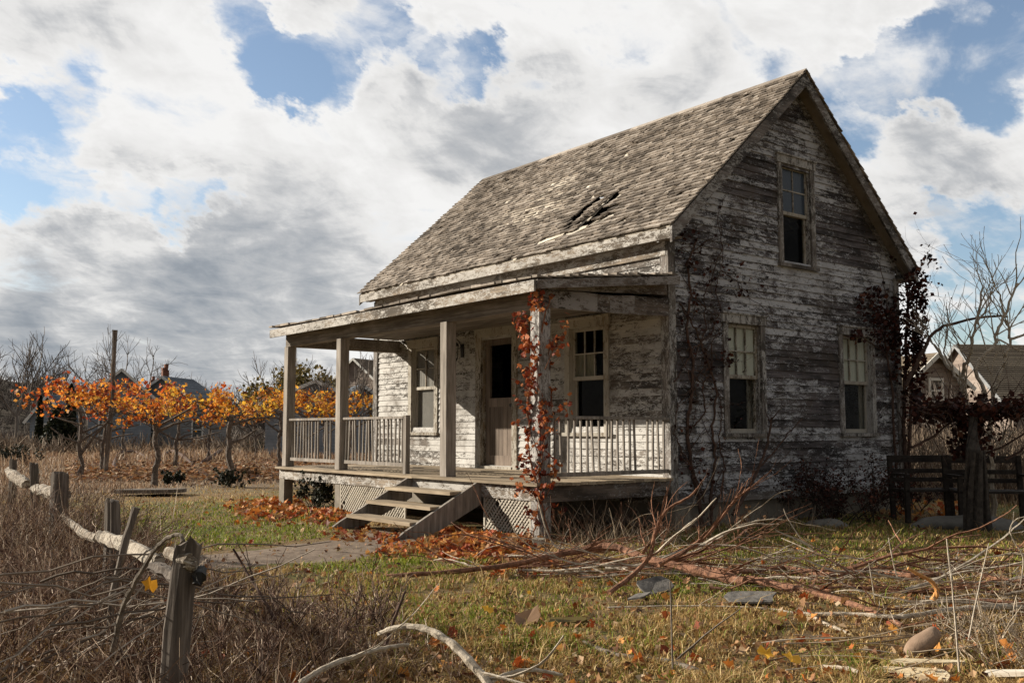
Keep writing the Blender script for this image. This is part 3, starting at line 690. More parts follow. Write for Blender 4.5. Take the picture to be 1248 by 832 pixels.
M['fallen']=leafmat('fallen_leaves',[(0,(.13,.03,.012)),(.25,(.34,.07,.02)),(.45,(.50,.16,.03)),(.65,(.62,.30,.07)),(.85,(.42,.24,.11)),(1,(.22,.11,.055))],.25)
M['brownleaf']=leafmat('brown_leaves',[(0,(.06,.035,.022)),(.5,(.17,.095,.05)),(1,(.32,.21,.12))],.2)
M['redleaf']=leafmat('red_creeper_leaves',[(0,(.07,.014,.010)),(.35,(.20,.035,.015)),(.65,(.40,.10,.03)),(1,(.60,.25,.09))],.35)
M['darkleaf']=leafmat('dark_creeper_leaves',[(0,(.015,.008,.007)),(.5,(.045,.014,.011)),(.85,(.085,.024,.016)),(1,(.16,.06,.03))],.25)
M['olive']=leafmat('olive_leaves',[(0,(.05,.045,.014)),(.5,(.13,.10,.028)),(1,(.28,.19,.05))],.3)
M['darkgreen']=leafmat('dark_evergreen',[(0,(.010,.014,.008)),(.6,(.022,.028,.014)),(1,(.05,.05,.025))],.1)
M['fence']=wood('split_fence_wood',(.022,.018,.015),(.12,.10,.085),(.30,.265,.23),2,42,.9,.035)
M['rail']=paint('split_rail',0,.52,white=(.46,.41,.34),bare=(.20,.16,.12),patch=.2,grime=.35)
def wig(p,d,L,n=6,wob=.25,bend=None,start_h=None):
    p=Vector(p); d=Vector(d).normalized(); pts=[p.copy()]; st=L/n
    for i in range(n):
        d=(d+Vector((uni(-1,1),uni(-1,1),uni(-1,1)))*wob+(Vector(bend) if bend else Vector((0,0,0)))).normalized(); p=p+d*st; pts.append(p.copy())
    return pts
def taper(r0,r1,n): return [r0+(r1-r0)*i/(n-1) for i in range(n)]
def grow(mb,p,d,L,r,depth,wob=.16,kids=(2,3),shr=.68,spread=.75,up=.08,nseg=5,sides=5,tips=None,minr=.004):
    pts=wig(p,d,L,nseg,wob,(0,0,up)); r1=max(minr,r*.55); mb.tube(pts,taper(r,r1,len(pts)),sides if depth>1 else 3,cap=False)
    dd=(pts[-1]-pts[-2]).normalized()
    if depth<=0:
        if tips is not None: tips+=pts[2:]
        return
    k=random.randint(*kids)
    for i in range(k+ (1 if depth>1 else 0)):
        t=1.0 if i==0 else uni(.35,1.0); j=min(int(t*nseg),nseg); q=pts[j]
        a=dd.cross(Vector((uni(-1,1),uni(-1,1),uni(-1,1))));
        if a.length<.05: continue
        a.normalize(); s=spread*uni(.5,1.2) if i else spread*.3
        grow(mb,q,(dd+a*s).normalized(),L*shr*uni(.75,1.15),r*(.62 if i else .7),depth-1,wob,kids,shr,spread,up,nseg,sides,tips,minr)
def gz(p,dz=0): return Vector((p.x,p.y,gh(p.x,p.y)+dz))
# ------------------------------------------------------------------ blades of grass
def blades(name,P,hh,ww,lean,mat,label,cat):
    N=len(P); a=np.random.rand(N)*2*np.pi; lx=np.random.randn(N,2)*lean[:,None]*hh[:,None]
    dx=np.cos(a)*ww/2; dy=np.sin(a)*ww/2
    V=np.zeros((N,5,3))
    V[:,0,0]=P[:,0]-dx;V[:,0,1]=P[:,1]-dy; V[:,1,0]=P[:,0]+dx;V[:,1,1]=P[:,1]+dy; V[:,0,2]=V[:,1,2]=P[:,2]-.01
    mx=P[:,:2]+lx*.35
    V[:,2,0]=mx[:,0]+dx*.75;V[:,2,1]=mx[:,1]+dy*.75;V[:,3,0]=mx[:,0]-dx*.75;V[:,3,1]=mx[:,1]-dy*.75; V[:,2,2]=V[:,3,2]=P[:,2]+hh*.6
    V[:,4,:2]=P[:,:2]+lx; V[:,4,2]=P[:,2]+hh*(1-.25*np.minimum(1,np.hypot(lx[:,0],lx[:,1])/hh))
    b=np.arange(N)*5
    loops=np.stack([b,b+1,b+2,b+3,b+3,b+2,b+4],1).ravel()
    ls=np.stack([np.arange(N)*7,np.arange(N)*7+4],1).ravel(); lt=np.tile([4,3],N)
    me=bpy.data.meshes.new(name); me.vertices.add(N*5); me.vertices.foreach_set('co',V.ravel()); me.loops.add(N*7); me.loops.foreach_set('vertex_index',loops.astype(np.int32))
    me.polygons.add(N*2); me.polygons.foreach_set('loop_start',ls.astype(np.int32)); me.polygons.foreach_set('loop_total',lt.astype(np.int32)); me.update(calc_edges=True); me.materials.append(mat)
    o=bpy.data.objects.new(name,me); COL.objects.link(o); tag(o,label,cat,kind='stuff'); return o
def sample(N,v0,v1,u0=-200,u1=1420,pw=1.0):
    u=u0+(u1-u0)*np.random.rand(N); v=v0+(v1-v0)*np.random.rand(N)**pw
    R_=np.array(RT);F_=np.array(FW);U_=np.array(UP)
    r=F_[None]+R_[None]*((u-624)/FPX)[:,None]+U_[None]*((416-v)/FPX)[:,None]
    t=-CAM.z/r[:,2]; P=np.array(CAM)[None]+r*t[:,None]; return u,v,P
_lat=np.random.rand(64,64)
def vn(x,y,s):
    x=x*s+100.5;y=y*s+100.5; xi=np.floor(x).astype(int);yi=np.floor(y).astype(int);fx=x-xi;fy=y-yi; fx=fx*fx*(3-2*fx);fy=fy*fy*(3-2*fy)
    g=lambda a,b:_lat[a%64,b%64]
    return (g(xi,yi)*(1-fx)+g(xi+1,yi)*fx)*(1-fy)+(g(xi,yi+1)*(1-fx)+g(xi+1,yi+1)*fx)*fy
def ellip(P,cu,cv,ru,rv):
    # an ellipse on the ground, given by its centre and its half axes
    c=G(cu,cv); a=G(cu+ru,cv)-c; b=G(cu,cv+rv)-c; b2=c-G(cu,cv-rv)
    bl=(b.length+b2.length)/2; ah=a.normalized(); bh=Vector((-ah.y,ah.x,0))
    x=(P[:,0]-c.x)*ah.x+(P[:,1]-c.y)*ah.y; y=(P[:,0]-c.x)*bh.x+(P[:,1]-c.y)*bh.y
    return (x/a.length)**2+(y/bl)**2
def inpath(P):
    x,y=P[:,0],P[:,1]; r=np.zeros(len(x),bool); n=len(pathpoly)
    for i in range(n):
        x1,y1=pathpoly[i];x2,y2=pathpoly[(i+1)%n]
        c=((y1>y)!=(y2>y))&(x<(x2-x1)*(y-y1)/(y2-y1+1e-9)+x1); r^=c
    return r
def hzero(P):
    out=np.zeros(len(P))
    for i in range(len(P)): out[i]=gh(P[i,0],P[i,1])
    return out
u,v,P=sample(330000,560,900,pw=.85)
x,y=P[:,0],P[:,1]
blocked=((x>-2.2)&(x<W+.05)&(y>-.05)&(y<L))|((x>-2.15)&(x<0)&(y>-.0)&(y<6.8))|((x>-3.3)&(x<-2.1)&(y>1.1)&(y<2.66))
nz=vn(x,y,.8)*.5+vn(x,y,2.3)*.3+vn(x,y,6)*.2
lawn_zone=(y+3*(vn(x,y,.35)-.5)<11.8)&(x<9)
ip=inpath(P)
keep=~blocked&lawn_zone&(~ip|(np.random.rand(len(x))<.02))
green=np.zeros(len(x))
for cu,cv,ru,rv,w_ in((285,632,150,30,1.0),(330,648,100,20,1.0),(180,625,70,20,.5),(470,688,110,14,1.0),(560,690,60,10,.6),(600,730,300,40,.30),(880,715,110,16,.55),(700,780,150,25,.25),(900,760,90,20,.25),(1030,800,80,20,.3),(1000,660,260,40,.45),(1080,670,200,30,.4),(440,720,110,22,.35)):
    green=np.maximum(green,w_*np.clip(1.35-ellip(P,cu,cv,ru,rv),0,1))
green=np.clip(green*(.45+1.4*nz)+.16*(nz>.55),0,1)
n5=vn(x,y,4.5)*.6+vn(x,y,11)*.4; bare=(green<.35)&(n5<.47)&(np.random.rand(len(x))<.8)
keep&=~bare
isg=np.random.rand(len(x))<green
dist=np.hypot(x-CAM.x,y-CAM.y)
P[:,2]=hzero(P)
for nm,sel,mt,lb,hb in(('green_grass',keep&isg,'lawn','green lawn grass in patches beside the path and porch steps',.045),('dry_grass',keep&~isg,'dry','dry tan lawn grass over the front yard',.05)):
    Q=P[sel]; d_=dist[sel]; n_=len(Q)
    hh=hb*(.25+1.0*np.random.rand(n_))*(.55+1.9*np.clip(vn(Q[:,0],Q[:,1],2.8)*.6+vn(Q[:,0],Q[:,1],7)*.4-.25,0,1)**1.3*1.3); hh*=np.where(np.random.rand(n_)<.03,2.2,1)
    blades(nm,Q,hh,.0035+.0007*d_,.5+.6*np.random.rand(n_),M[mt],lb,'grass')
# tall dry field
u,v,P=sample(120000,521.5,640,pw=1.4,u0=-150,u1=1400); x,y=P[:,0],P[:,1]
k=(~((y+3*(vn(x,y,.35)-.5)<11.8)&(x<7.5)))&~((x>-2.4)&(x<W+.3)&(y<L+.3)&(y>-1)); k&=(np.hypot(x,y)<160)
P=P[k]; x,y=P[:,0],P[:,1]; d_=np.hypot(x-CAM.x,y-CAM.y); n_=len(P); P[:,2]=hzero(P)
cl=vn(x,y,.5)*.6+vn(x,y,1.7)*.4
nearv=(np.abs(y-18)<9)&(x<6)
hh=(.18+.55*cl**1.5)*(.5+.8*np.random.rand(n_))*np.where((y<27)&(x<8),.30,1); blades('dry_field_grass',P,hh,.004+.0009*d_,.25+.35*np.random.rand(n_),M['field'],'tall brown grass of the open field behind the vines','grass')
# ------------------------------------------------------------------ fence
FP=[(231,655,4.35,.118,14,.90),(137,607,6.5,.10,6,.80),(73,575,9.6,.17,10,.85),(41,562,12.6,.12,-8,.85),(16,558,14.0,.11,3,.9)]
fence=thing('split_rail_fence','broken split rail fence with grey leaning posts at the edge of the brush','fence',G(222,860))
tops=[]
for i,(u_,v_,d_,w_,lean,hh_) in enumerate(FP):
    t=A(u_,v_,d_); NS=18; prof=[uni(-.09,.07)+.07*math.cos(4*a_*2*math.pi/NS) for a_ in range(NS)]; ptop=[uni(-.05,.01) for _ in range(NS)]; tops.append(t); bx=t-RT*(math.tan(math.radians(lean*.32))*t.z)*.9; mb=MB(); n=7
    ring=[]
    for k in range(n+1):
        f=k/n; z=-.15+(t.z+.15)*f; c=Vector((bx.x,bx.y,0)).lerp(Vector((t.x,t.y,0)),f)+RT*((.018 if i==0 else .02)*math.sin(f*3.1)*(-1 if i==0 else 1)); ww=w_*(1.0-.08*f)*uni(.95,1.05)
        pts=[]
        for a_ in range(NS):
            an=a_*2*math.pi/NS+.3; rr=ww*.5*(1+prof[a_]+uni(-.03,.03)); zz=z+(ptop[a_] if k==n else 0)
            pts.append(tuple(c+RT*(math.cos(an)*rr)+Vector((FW.x,FW.y,0))*(math.sin(an)*rr*.75)+Vector((0,0,zz))))
        mb.v+=pts
    for k in range(n):
        for a_ in range(NS): q=k*NS+a_; r_=k*NS+(a_+1)%NS; mb.f.append((q,r_,r_+NS,q+NS))
    mb.f.append(tuple(n*NS+a_ for a_ in range(NS)))
    mb.build('post',M['fence'],fence)
def rail(pts,r,flat=.6,mat='rail',parent=fence,name='rail',n=8):
    P_=[Vector(p) for p in pts]; Q=[]
    for i in range(len(P_)-1):
        for k in range(6): Q.append(P_[i].lerp(P_[i+1],k/6)+Vector((uni(-1,1),uni(-1,1),uni(-1,1)))*r*.16)
    Q.append(P_[-1]); m_=len(Q); mb=MB(); n=14; mb.tube(Q,[r*(.62+.38*math.sin(math.pi*min(1,max(0,(i+.8)/(m_+.6))))**.5)*uni(.90,1.08) for i in range(m_)],n,.0)
    pf=[uni(-.22,.16) for _ in range(n)]
    for i in range(m_):
        for a_ in range(n):
            q=Vector(mb.v[i*n+a_]); mb.v[i*n+a_]=tuple(Q[i]+(q-Q[i])*(1+pf[a_]+uni(-.05,.05)))
    return mb.build(name,M[mat],parent)
rail([A(192,684,5.1),A(165,668,5.7),A(140,659,6.1),A(122,652,6.4)],.044)
rail([A(118,656,6.45),A(100,648,7.6),A(84,635,9.0),A(76,626,9.7)],.032)
rail([A(78,604,9.6),A(60,600,10.8),A(42,595,12.5)],.075)
rail([A(32,590,12.7),A(22,584,13.3),A(11,573,14.2)],.07)
rail([A(205,672,4.45),A(228,682,4.3),A(238,700,4.35)],.03)
rail([A(186,690,4.6),A(205,698,4.5),A(232,712,4.35)],.03,mat='fence')
mb=MB(); mb.tube([A(245,694,4.35),A(243,702,4.3),A(240,712,4.28)],[.025,.035,.02],7,.2); mb.build('bracket',M['iron'],fence)
def obj_stick(name,label,cat,pts,r0,r1,mat,sides=7,kids=0,group=None,jag=.22,kl=.25):
    P_=[Vector(p) for p in pts]; Q=[]; m=len(P_)
    for i in range(m-1):
        p0=P_[max(0,i-1)];p1=P_[i];p2=P_[i+1];p3=P_[min(m-1,i+2)]
        for k in range(5):
            t=k/5; Q.append(.5*((2*p1)+(p2-p0)*t+(2*p0-5*p1+4*p2-p3)*t*t+(3*p1-p0-3*p2+p3)*t**3)+Vector((uni(-1,1),uni(-1,1),uni(-.6,.6)))*r0*.22)
    Q.append(P_[-1]); mb=MB(); n=len(Q); rr=[(r0+(r1-r0)*i/(n-1))*(1+.10*math.sin(i*1.9+r0*99)) for i in range(n)]; mb.tube(Q,rr,sides,jag)
    for i in range(kids):
        j=random.randrange(n//4,n); d=(Q[min(j+1,n-1)]-Q[max(j-1,0)]).normalized()
        grow(mb,Q[j],(d+Vector((uni(-1,1),uni(-1,1),uni(.1,1)))*.8).normalized(),kl*uni(.5,1.3),rr[j]*.45,1,.15,(1,2),.6,.6,.03,4,4,minr=.0015)
    b=Vector((Q[0].x,Q[0].y,0)); o=mb.build(name,M[mat],None,org=Q[0]); tag(o,label,cat,group); return o
obj_stick('stake','thin dark stake leaning between the second post and the arched cane','stake',[A(132,770,5.3),A(145,690,5.3),A(166,618,5.35)],.018,.022,'fence',6)
obj_stick('cane','brown arched cane bending over the nearest fence post','branch',[A(138,792,4.5),A(150,740,4.45),A(170,700,4.4),(A(190,668,4.35)),A(205,655,4.3),A(219,651,4.25),A(222,660,4.22)],.014,.007,'bark',6)
lf=MB(); lf.leaf(A(183,712,4.4),.075,-FW,curl=.2); tag(lf.build('leaf',leafmat('amber_leaf',[(0,(.75,.32,.03)),(1,(.8,.4,.04))]),org=A(183,712,4.4)),'single amber leaf caught below the broken rail','leaf')
# ------------------------------------------------------------------ brush in the foreground
def brushy(mb,c,rad,n,hmin,hmax,r,lean=.8,wob=.22,kid=.5,bend=-.03):
    for _ in range(n):
        a=uni(0,6.28); q=rad*math.sqrt(rnd()); p=Vector((c.x+math.cos(a)*q,c.y+math.sin(a)*q,0)); p.z=gh(p.x,p.y)-.02
        l=uni(hmin,hmax); d=Vector((uni(-1,1)*lean,uni(-1,1)*lean,uni(.25,1)))
        pts=wig(p,d,l,5,wob,(0,0,bend)); rr=r*uni(.6,1.6); mb.tube(pts,taper(rr,rr*.35,6),3,cap=False)
        if rnd()<kid:
            j=random.randint(1,4); mb.tube(wig(pts[j],(pts[j+1]-pts[j]).normalized()+Vector((uni(-1,1),uni(-1,1),uni(-.3,.9)))*.8,l*uni(.3,.6),4,wob),taper(rr*.6,rr*.25,5),3,cap=False)
mb=MB(); lv=MB()
# (ground u, v, radius m, count, hmin, hmax)
for u_,v_,rd,n_,h0,h1 in((-40,700,1.0,380,.45,.95),(40,690,1.0,520,.45,.95),(110,700,.8,380,.35,.75),(60,735,.8,380,.4,.8),(0,760,.8,380,.25,.6),(80,780,.7,380,.2,.55),(170,800,.6,260,.15,.42),(250,780,.5,200,.15,.4),(300,745,.5,160,.12,.35),(330,810,.55,320,.12,.38),(400,800,.5,260,.12,.38),(430,760,.35,110,.1,.32),(470,815,.35,130,.1,.3),(20,860,.7,400,.2,.5),(140,880,.6,300,.15,.42),(300,880,.6,280,.15,.4),(20,665,1.1,420,.35,.8),(-60,640,1.6,400,.4,.9),(60,630,1.0,150,.25,.55),(-10,610,2.0,260,.3,.7),(20,580,3.0,200,.3,.7),(520,830,.3,70,.1,.25),(230,720,.5,90,.1,.3)):
    c_=G(u_,v_); brushy(mb,c_,rd,n_,h0,h1,.0030 if v_>700 else .0040)
    for _ in range(n_//6):
        a=uni(0,6.28); q=rd*rnd(); lv.leaf((c_.x+q*math.cos(a),c_.y+q*math.sin(a),uni(.02,h1*.5)),uni(.02,.05),simple=True)
bo=mb.build('brush',M['brush']); tag(bo,'tangle of dead brown brush and briars at the lower left','brush',kind='stuff')
tag(lv.build('dead_leaves',M['brownleaf']),'shrivelled brown leaves caught in the brush','leaves',kind='stuff')
# long grey sticks lying over the brush
mb=MB()
for _ in range(30):
    t=rnd(); a=A(uni(-60,160),uni(700,860),uni(4.2,4.8)); b=A(uni(180,420),uni(650,760),uni(4.7,5.6)); 
    if rnd()<.4: b=a.lerp(b,uni(.4,.8))
    n=9; pts=[a.lerp(b,i/n)+Vector((0,0,.06*math.sin(3.14*i/n)*uni(.2,1)))+Vector((uni(-1,1),uni(-1,1),uni(-1,1)))*.012 for i in range(n+1)]
    r=uni(.003,.009); mb.tube(pts,taper(r,r*.4,n+1),4)
tag(mb.build('brushwood',twigmat('grey_sticks',[(0,(.08,.06,.045)),(.5,(.20,.16,.125)),(1,(.42,.37,.31))])),'grey cut sticks lying across the brush by the near post','brushwood',kind='stuff')
# woody bushes standing in the brush
mb=MB(); tp=[]
for _ in range(70):
    u_,v_=random.choice(((-30,700),(20,690),(60,700),(110,700),(20,760),(90,760),(0,680),(150,760),(250,770),(330,790),(400,800),(40,820),(180,840),(300,850),(440,790))); c_=G(u_+uni(-40,40),v_+uni(-20,20)); hs=.42 if u_<140 else .25
    for k in range(3): grow(mb,c_+Vector((uni(-.1,.1),uni(-.1,.1),-.02)),Vector((uni(-.7,.7),uni(-.7,.7),uni(.6,1))).normalized(),hs*uni(.5,1.0),.007,3,.22,(2,3),.68,.75,.01,5,3,tp,.0013)
tag(mb.build('woody_brush',twigmat('woody_brush_bark',[(0,(.035,.02,.015)),(.4,(.12,.07,.052)),(.7,(.26,.17,.125)),(1,(.58,.48,.38))])),'dark woody bushes growing through the brush around the fence','brush',kind='stuff')
# reddish and pale broken branches littering the yard from the porch corner to the right edge
mb=MB(); mp=MB()
for i in range(165):
    u_=uni(600,1290); v_=uni(672,700)+ (u_-600)/650*uni(0,62); c_=G(u_,v_); an=uni(-.55,.35); up_=uni(-.01,.05) if rnd()<.9 else uni(.15,.45)
    d_=(RT*math.cos(an)+Vector((FW.x,FW.y,0))*math.sin(an))*random.choice((-1,1,1))+Vector((0,0,up_)); r_=uni(.004,.014)*(1 if i%5 else 1.8)
    grow(mb if rnd()<.62 else mp,c_+Vector((0,0,.03)),d_.normalized(),uni(.35,1.1),r_,2,.17,(1,3),.6,.55,-.015,6,5,None,.0018)
for i in range(16):
    c_=G(uni(690,930),uni(655,678)); grow(mb,c_,Vector((uni(-.8,.8),uni(-.8,.8),uni(.4,1))).normalized(),uni(.2,.42),uni(.003,.007),2,.2,(1,3),.7,.6,.02,6,5,None,.0014)
tag(mb.build('branch_litter',M['barkr']),'tangle of thin reddish broken branches from the porch corner to the right edge','branches',kind='stuff')
tag(mp.build('branch_litter',M['barkp']),'pale dry broken branches mixed into the tangle on the right of the yard','branches',kind='stuff')
# right foreground tangle
mb=MB()
for u_,v_,rd,n_,h0,h1 in((1215,775,.35,150,.12,.35),(1240,735,.4,90,.1,.4),(1180,760,.35,70,.1,.3),(1250,810,.3,110,.1,.3),(1100,770,.4,50,.1,.25),(1150,700,.5,50,.1,.3),(1000,720,.5,45,.08,.25),(760,672,.5,80,.15,.5),(700,660,.45,60,.15,.5),(830,665,.5,60,.1,.4),(900,690,.6,60,.1,.35),(560,800,.4,30,.1,.25)):
    brushy(mb,G(u_,v_),rd,n_,h0,h1,.0030,wob=.25)
for _ in range(60):
    p=G(uni(900,1290),uni(680,830)); an=uni(-.5,.6); d=RT*math.cos(an)+Vector((FW.x,FW.y,0))*math.sin(an); pts=wig(p+Vector((0,0,.03)),d+Vector((0,0,.03)),uni(.25,1.1),7,.10); r=uni(.002,.006); mb.tube(pts,taper(r,r*.4,8),4)
tag(mb.build('pale_twigs',twigmat('pale_yard_twigs',[(0,(.14,.10,.065)),(.4,(.28,.21,.14)),(.8,(.46,.38,.28)),(1,(.62,.54,.44))])),'dry pale twigs strewn over the right side of the yard','twigs',kind='stuff')
# ------------------------------------------------------------------ fallen branches and debris, each a thing
S=obj_stick
S('fallen_branch','thick red brown fallen branch running from the lawn past the porch corner','branch',[G(468,702,.03),G(540,697,.05),G(620,688,.08),G(690,674,.14),G(745,666,.20),G(790,681,.13),G(850,695,.08),G(908,708,.05)],.017,.043,'barkr',9,7)
S('fallen_branch','forked red branch crossing over the thick one and reaching up to the wall','branch',[A(742,722,7.3),A(775,697,7.5),A(793,675,7.6),A(798,650,7.65),A(812,622,7.7),A(840,605,7.7),A(852,592,7.7)],.021,.007,'barkr',8,10)
S('fallen_branch','orange brown limb slanting up towards the gable corner','branch',[A(802,688,7.7),A(840,668,7.8),A(868,645,7.85),A(893,612,7.9),A(914,594,7.9)],.021,.007,'barkr',8,12)
S('fallen_branch','long straight pinkish branch with a pale broken end at right','branch',[G(912,706,.05),G(960,715,.05),G(1010,728,.04),G(1060,744,.04),G(1100,762,.03)],.036,.015,'barkr',9,4)
S('fallen_branch','grey white crooked branch lying along the right foreground','branch',[G(975,748,.03),G(1040,748,.05),G(1100,751,.06),G(1160,742,.07),G(1220,739,.08),G(1300,742,.06)],.012,.020,'barkp',7,3)
S('fallen_branch','red trunk lying half in shade behind the strewn twigs','branch',[G(860,690,.04),G(900,697,.06),G(955,691,.03),G(1010,700,.05),G(1060,694,.03),G(1110,701,.05),G(1180,699,.03),G(1230,708,.05),G(1290,706,.05)],.018,.026,'barkr',9,9)
S('fallen_branch','short pale stick lying below the long pinkish branch','branch',[G(974,744,.02),G(1000,757,.03),G(1038,773,.02)],.016,.010,'barkp',7)
S('fallen_branch','dark grey mossy branch lying in the dry grass at bottom centre','branch',[G(712,782,.03),G(752,798,.03),G(810,806,.02),G(860,822,.02),G(930,850,.02)],.014,.022,'bark',8,1)
S('fallen_branch','slender tan branch on the lawn behind the slates','branch',[G(740,740,.02),G(830,738,.03),G(930,741,.03),G(1000,752,.02)],.006,.008,'barkp',5,2)
S('arching_branch','pale peeled branch arching over the brush at bottom centre','branch',[A(462,772,4.7),A(485,764,4.65),A(515,765,4.6),A(545,780,4.5),A(572,805,4.4),A(600,838,4.3)],.012,.022,'barkp',8,2)
S('arching_branch','long pale stick rising out of the brush towards the arching one','branch',[A(365,832,4.3),A(400,812,4.4),(A(440,797,4.5)),A(475,788,4.6),A(498,785,4.65)],.015,.008,'barkp',7,2)
S('arching_branch','low curved whitish branch at the bottom edge','branch',[A(596,832,4.4),A(620,820,4.45),A(655,816,4.5),A(686,822,4.5)],.012,.008,'barkp',7)
S('arching_branch','whitish bent branch at the bottom edge below the yellow leaf','branch',[G(1000,812,.03),G(1025,813,.06),G(1045,818,.06),G(1062,832,.02)],.010,.012,'barkp',7)
S('dark_stick','black burnt looking stick poking out of the brush','stick',[A(470,786,4.9),A(480,755,4.95),A(494,720,5.0)],.010,.006,'vinebark',6)
S('dark_stick','bent dark stick rising right of the near fence post','stick',[A(335,755,5.2),A(318,725,5.3),A(298,692,5.4),A(284,668,5.4)],.010,.006,'vinebark',6,2)
S('reed','tall upright straw stalk in front of the slates','stalk',[A(821,845,4.9),A(819,780,4.9),A(817,708,4.9)],.006,.004,'bark',5)
S('reed','tall pale stalk standing at the right foreground','stalk',[A(1169,818,4.9),A(1162,730,5.0),A(1154,656,5.1)],.006,.004,'barkp',5)
S('reed','tilted straw stalk right of the tall pale one','stalk',[A(1180,780,5.3),A(1192,720,5.4),A(1205,662,5.5)],.005,.003,'barkp',5)
S('reed','leaning stalk rising from the long pinkish branch','stalk',[A(1098,718,8.0),A(1090,690,8.0),A(1083,655,8.0)],.007,.004,'barkp',5)
S('reed','short stalk standing left of the orange bark strip','stalk',[A(1067,735,7.0),A(1063,710,7.0),A(1059,686,7.0)],.005,.004,'barkp',5)
S('reed','hooked dry tendril at the right edge','stalk',[A(1243,715,5.6),A(1247,680,5.6),A(1236,660,5.6),A(1231,645,5.6),A(1238,633,5.6),A(1252,629,5.6)],.004,.003,'barkp',5)
S('cane','bare white sapling stem beside the creeper post','stem',[A(655,605,8.9),A(664,640,8.85),A(676,665,8.8),A(688,668,8.8)],.005,.008,'barkp',5,2)
for i,(u_,v_) in enumerate(((700,575),(727,618),(905,600))):
    pass
def slab(name,label,cat,c,ax,ln,wd,th,mat,tilt=0,roll=0,curl=0,tap=0):
    """a thin piece lying on the ground: irregular outline, real thickness"""
    mb=MB(); n=10; top=[]; ca,sa=math.cos(ax),math.sin(ax)
    for k in range(n):
        a=2*math.pi*k/n; x=math.copysign(abs(math.cos(a))**.35,math.cos(a))*ln/2*uni(.80,1.10); y=math.copysign(abs(math.sin(a))**.55,math.sin(a))*wd/2*uni(.85,1.08)
        y*=1-tap*(x/ln+.5); z=th+x*math.tan(tilt)+y*math.tan(roll)+curl*(x/ln*2)**2*ln*.3
        top.append(Vector((x*ca-y*sa,x*sa+y*ca,z)))
    mb.v+= [tuple(c+p) for p in top]+[tuple(c+p-Vector((0,0,th))) for p in top]
    mb.v.append(tuple(c+Vector((0,0,th)))); mb.v.append(tuple(c))
    for k in range(n): j=(k+1)%n; mb.f.append((k,j,2*n)); mb.f.append((k+n,2*n+1,j+n)); mb.f.append((k,k+n,j+n,j))
    o=mb.build(name,M[mat],None,org=c); tag(o,label,cat); return o
AX=math.atan2(RT.y,RT.x)
M['slate']=plain('grey_slate',(.06,.056,.052),(.21,.195,.18),16,.85,.8); M['palewood']=wood('pale_split_wood',(.38,.30,.18),(.58,.48,.32),(.72,.63,.46),0,18)
M['stone']=plain('brown_stone',(.19,.125,.085),(.36,.26,.19),6,.9,.5); M['greystone']=plain('grey_stone',(.10,.095,.085),(.22,.21,.19),5,.95,.6)
slab('roof_slate','grey curved roof slate lying on the lawn, tilted','slate',G(797,716,.06),AX+.5,.30,.17,.012,'slate',.15,.45,.25)
slab('roof_slate','small pale slate fragment touching the tilted grey slate','slate',G(779,727,.05),AX+1.0,.18,.14,.012,'slate',.1,-.2)
slab('roof_slate','flat grey slate tucked beside the long pinkish branch','slate',G(916,728,.06),AX-.3,.36,.22,.012,'slate',.04,.2)
slab('split_board','broad pale splintered board at the bottom right','board',A(1108,822,5.0),AX-.55,.40,.10,.015,'palewood',.05,.2,tap=-.7)
slab('split_board','shorter buff board lying behind the splintered one','board',G(1130,808,.02),AX-.12,.36,.075,.015,'palewood',.02,.15,tap=.6)
slab('split_board','grey white board end leaning at the right edge','board',G(1226,822,.04),AX-.9,.25,.06,.02,'lath',.2,.2,tap=.4)
slab('old_board','weathered grey plank lying on the lawn below the vines','board',gz(G(183,604),.05),AX-.03,1.25,.8,.07,'fence',.01,-.02)
slab('brick','whitewashed brick fragment at the foot of the creeper post','brick',G(656,664,.02),AX-.35,.14,.09,.07,'conc',0,.15)
slab('curled_leaf','large curled brown leaf lying on the dry grass','leaf',G(642,757,.02),AX+.2,.18,.12,.006,'brownleaf',.3,.5,.8)
slab('bark_piece','green mossy bark piece beside the large curled leaf','bark',G(690,758,.01),AX,.26,.09,.02,'olive',.02,.2)
def stone(name,label,c,sx,sy,sz,mat,rot=0,tip=0):
    import bmesh
    me=bpy.data.meshes.new(name); bm=bmesh.new(); bmesh.ops.create_icosphere(bm,subdivisions=3,radius=1)
    for q in bm.verts:
        n_=1+.22*noise.noise(q.co*1.3+Vector((c.x,c.y,0)))+.07*noise.noise(q.co*4); p=q.co*n_
        p=Vector((p.x*sx*(1+tip*p.x),p.y*sy*(1+.0*p.x),p.z*sz)); q.co=Vector((p.x*math.cos(rot)-p.z*math.sin(rot),p.y,p.x*math.sin(rot)+p.z*math.cos(rot)))
    bm.to_mesh(me); bm.free(); me.materials.append(M[mat]); me.polygons.foreach_set('use_smooth',[True]*len(me.polygons)); o=bpy.data.objects.new(name,me); COL.objects.link(o); o.location=c; o.rotation_euler=(0,0,AX); tag(o,label,'stone'); return o
stone('stone','brown pointed stone standing tilted in the right foreground',G(1121,786,.04),.125,.06,.058,'stone',.62,.15)
stone('stone','flat grey boulder lying in the shade below the gnarled trunk',G(1178,641,.0),.75,.4,.14,'greystone')
stone('stone','low grey stone in the shade under the wall shrub',G(1005,640,.0),.3,.2,.09,'greystone')
S('bark_strip','curled bright orange strip of bark arching off the twigs','bark',[A(1106,692,6.6),A(1120,700,6.6),A(1135,708,6.6),A(1142,720,6.6),A(1137,731,6.6)],.010,.020,'bark',6)
bpy.data.objects['bark_strip'].data.materials[0]=plain('orange_bark',(.45,.20,.06),(.65,.34,.12),9,.7)
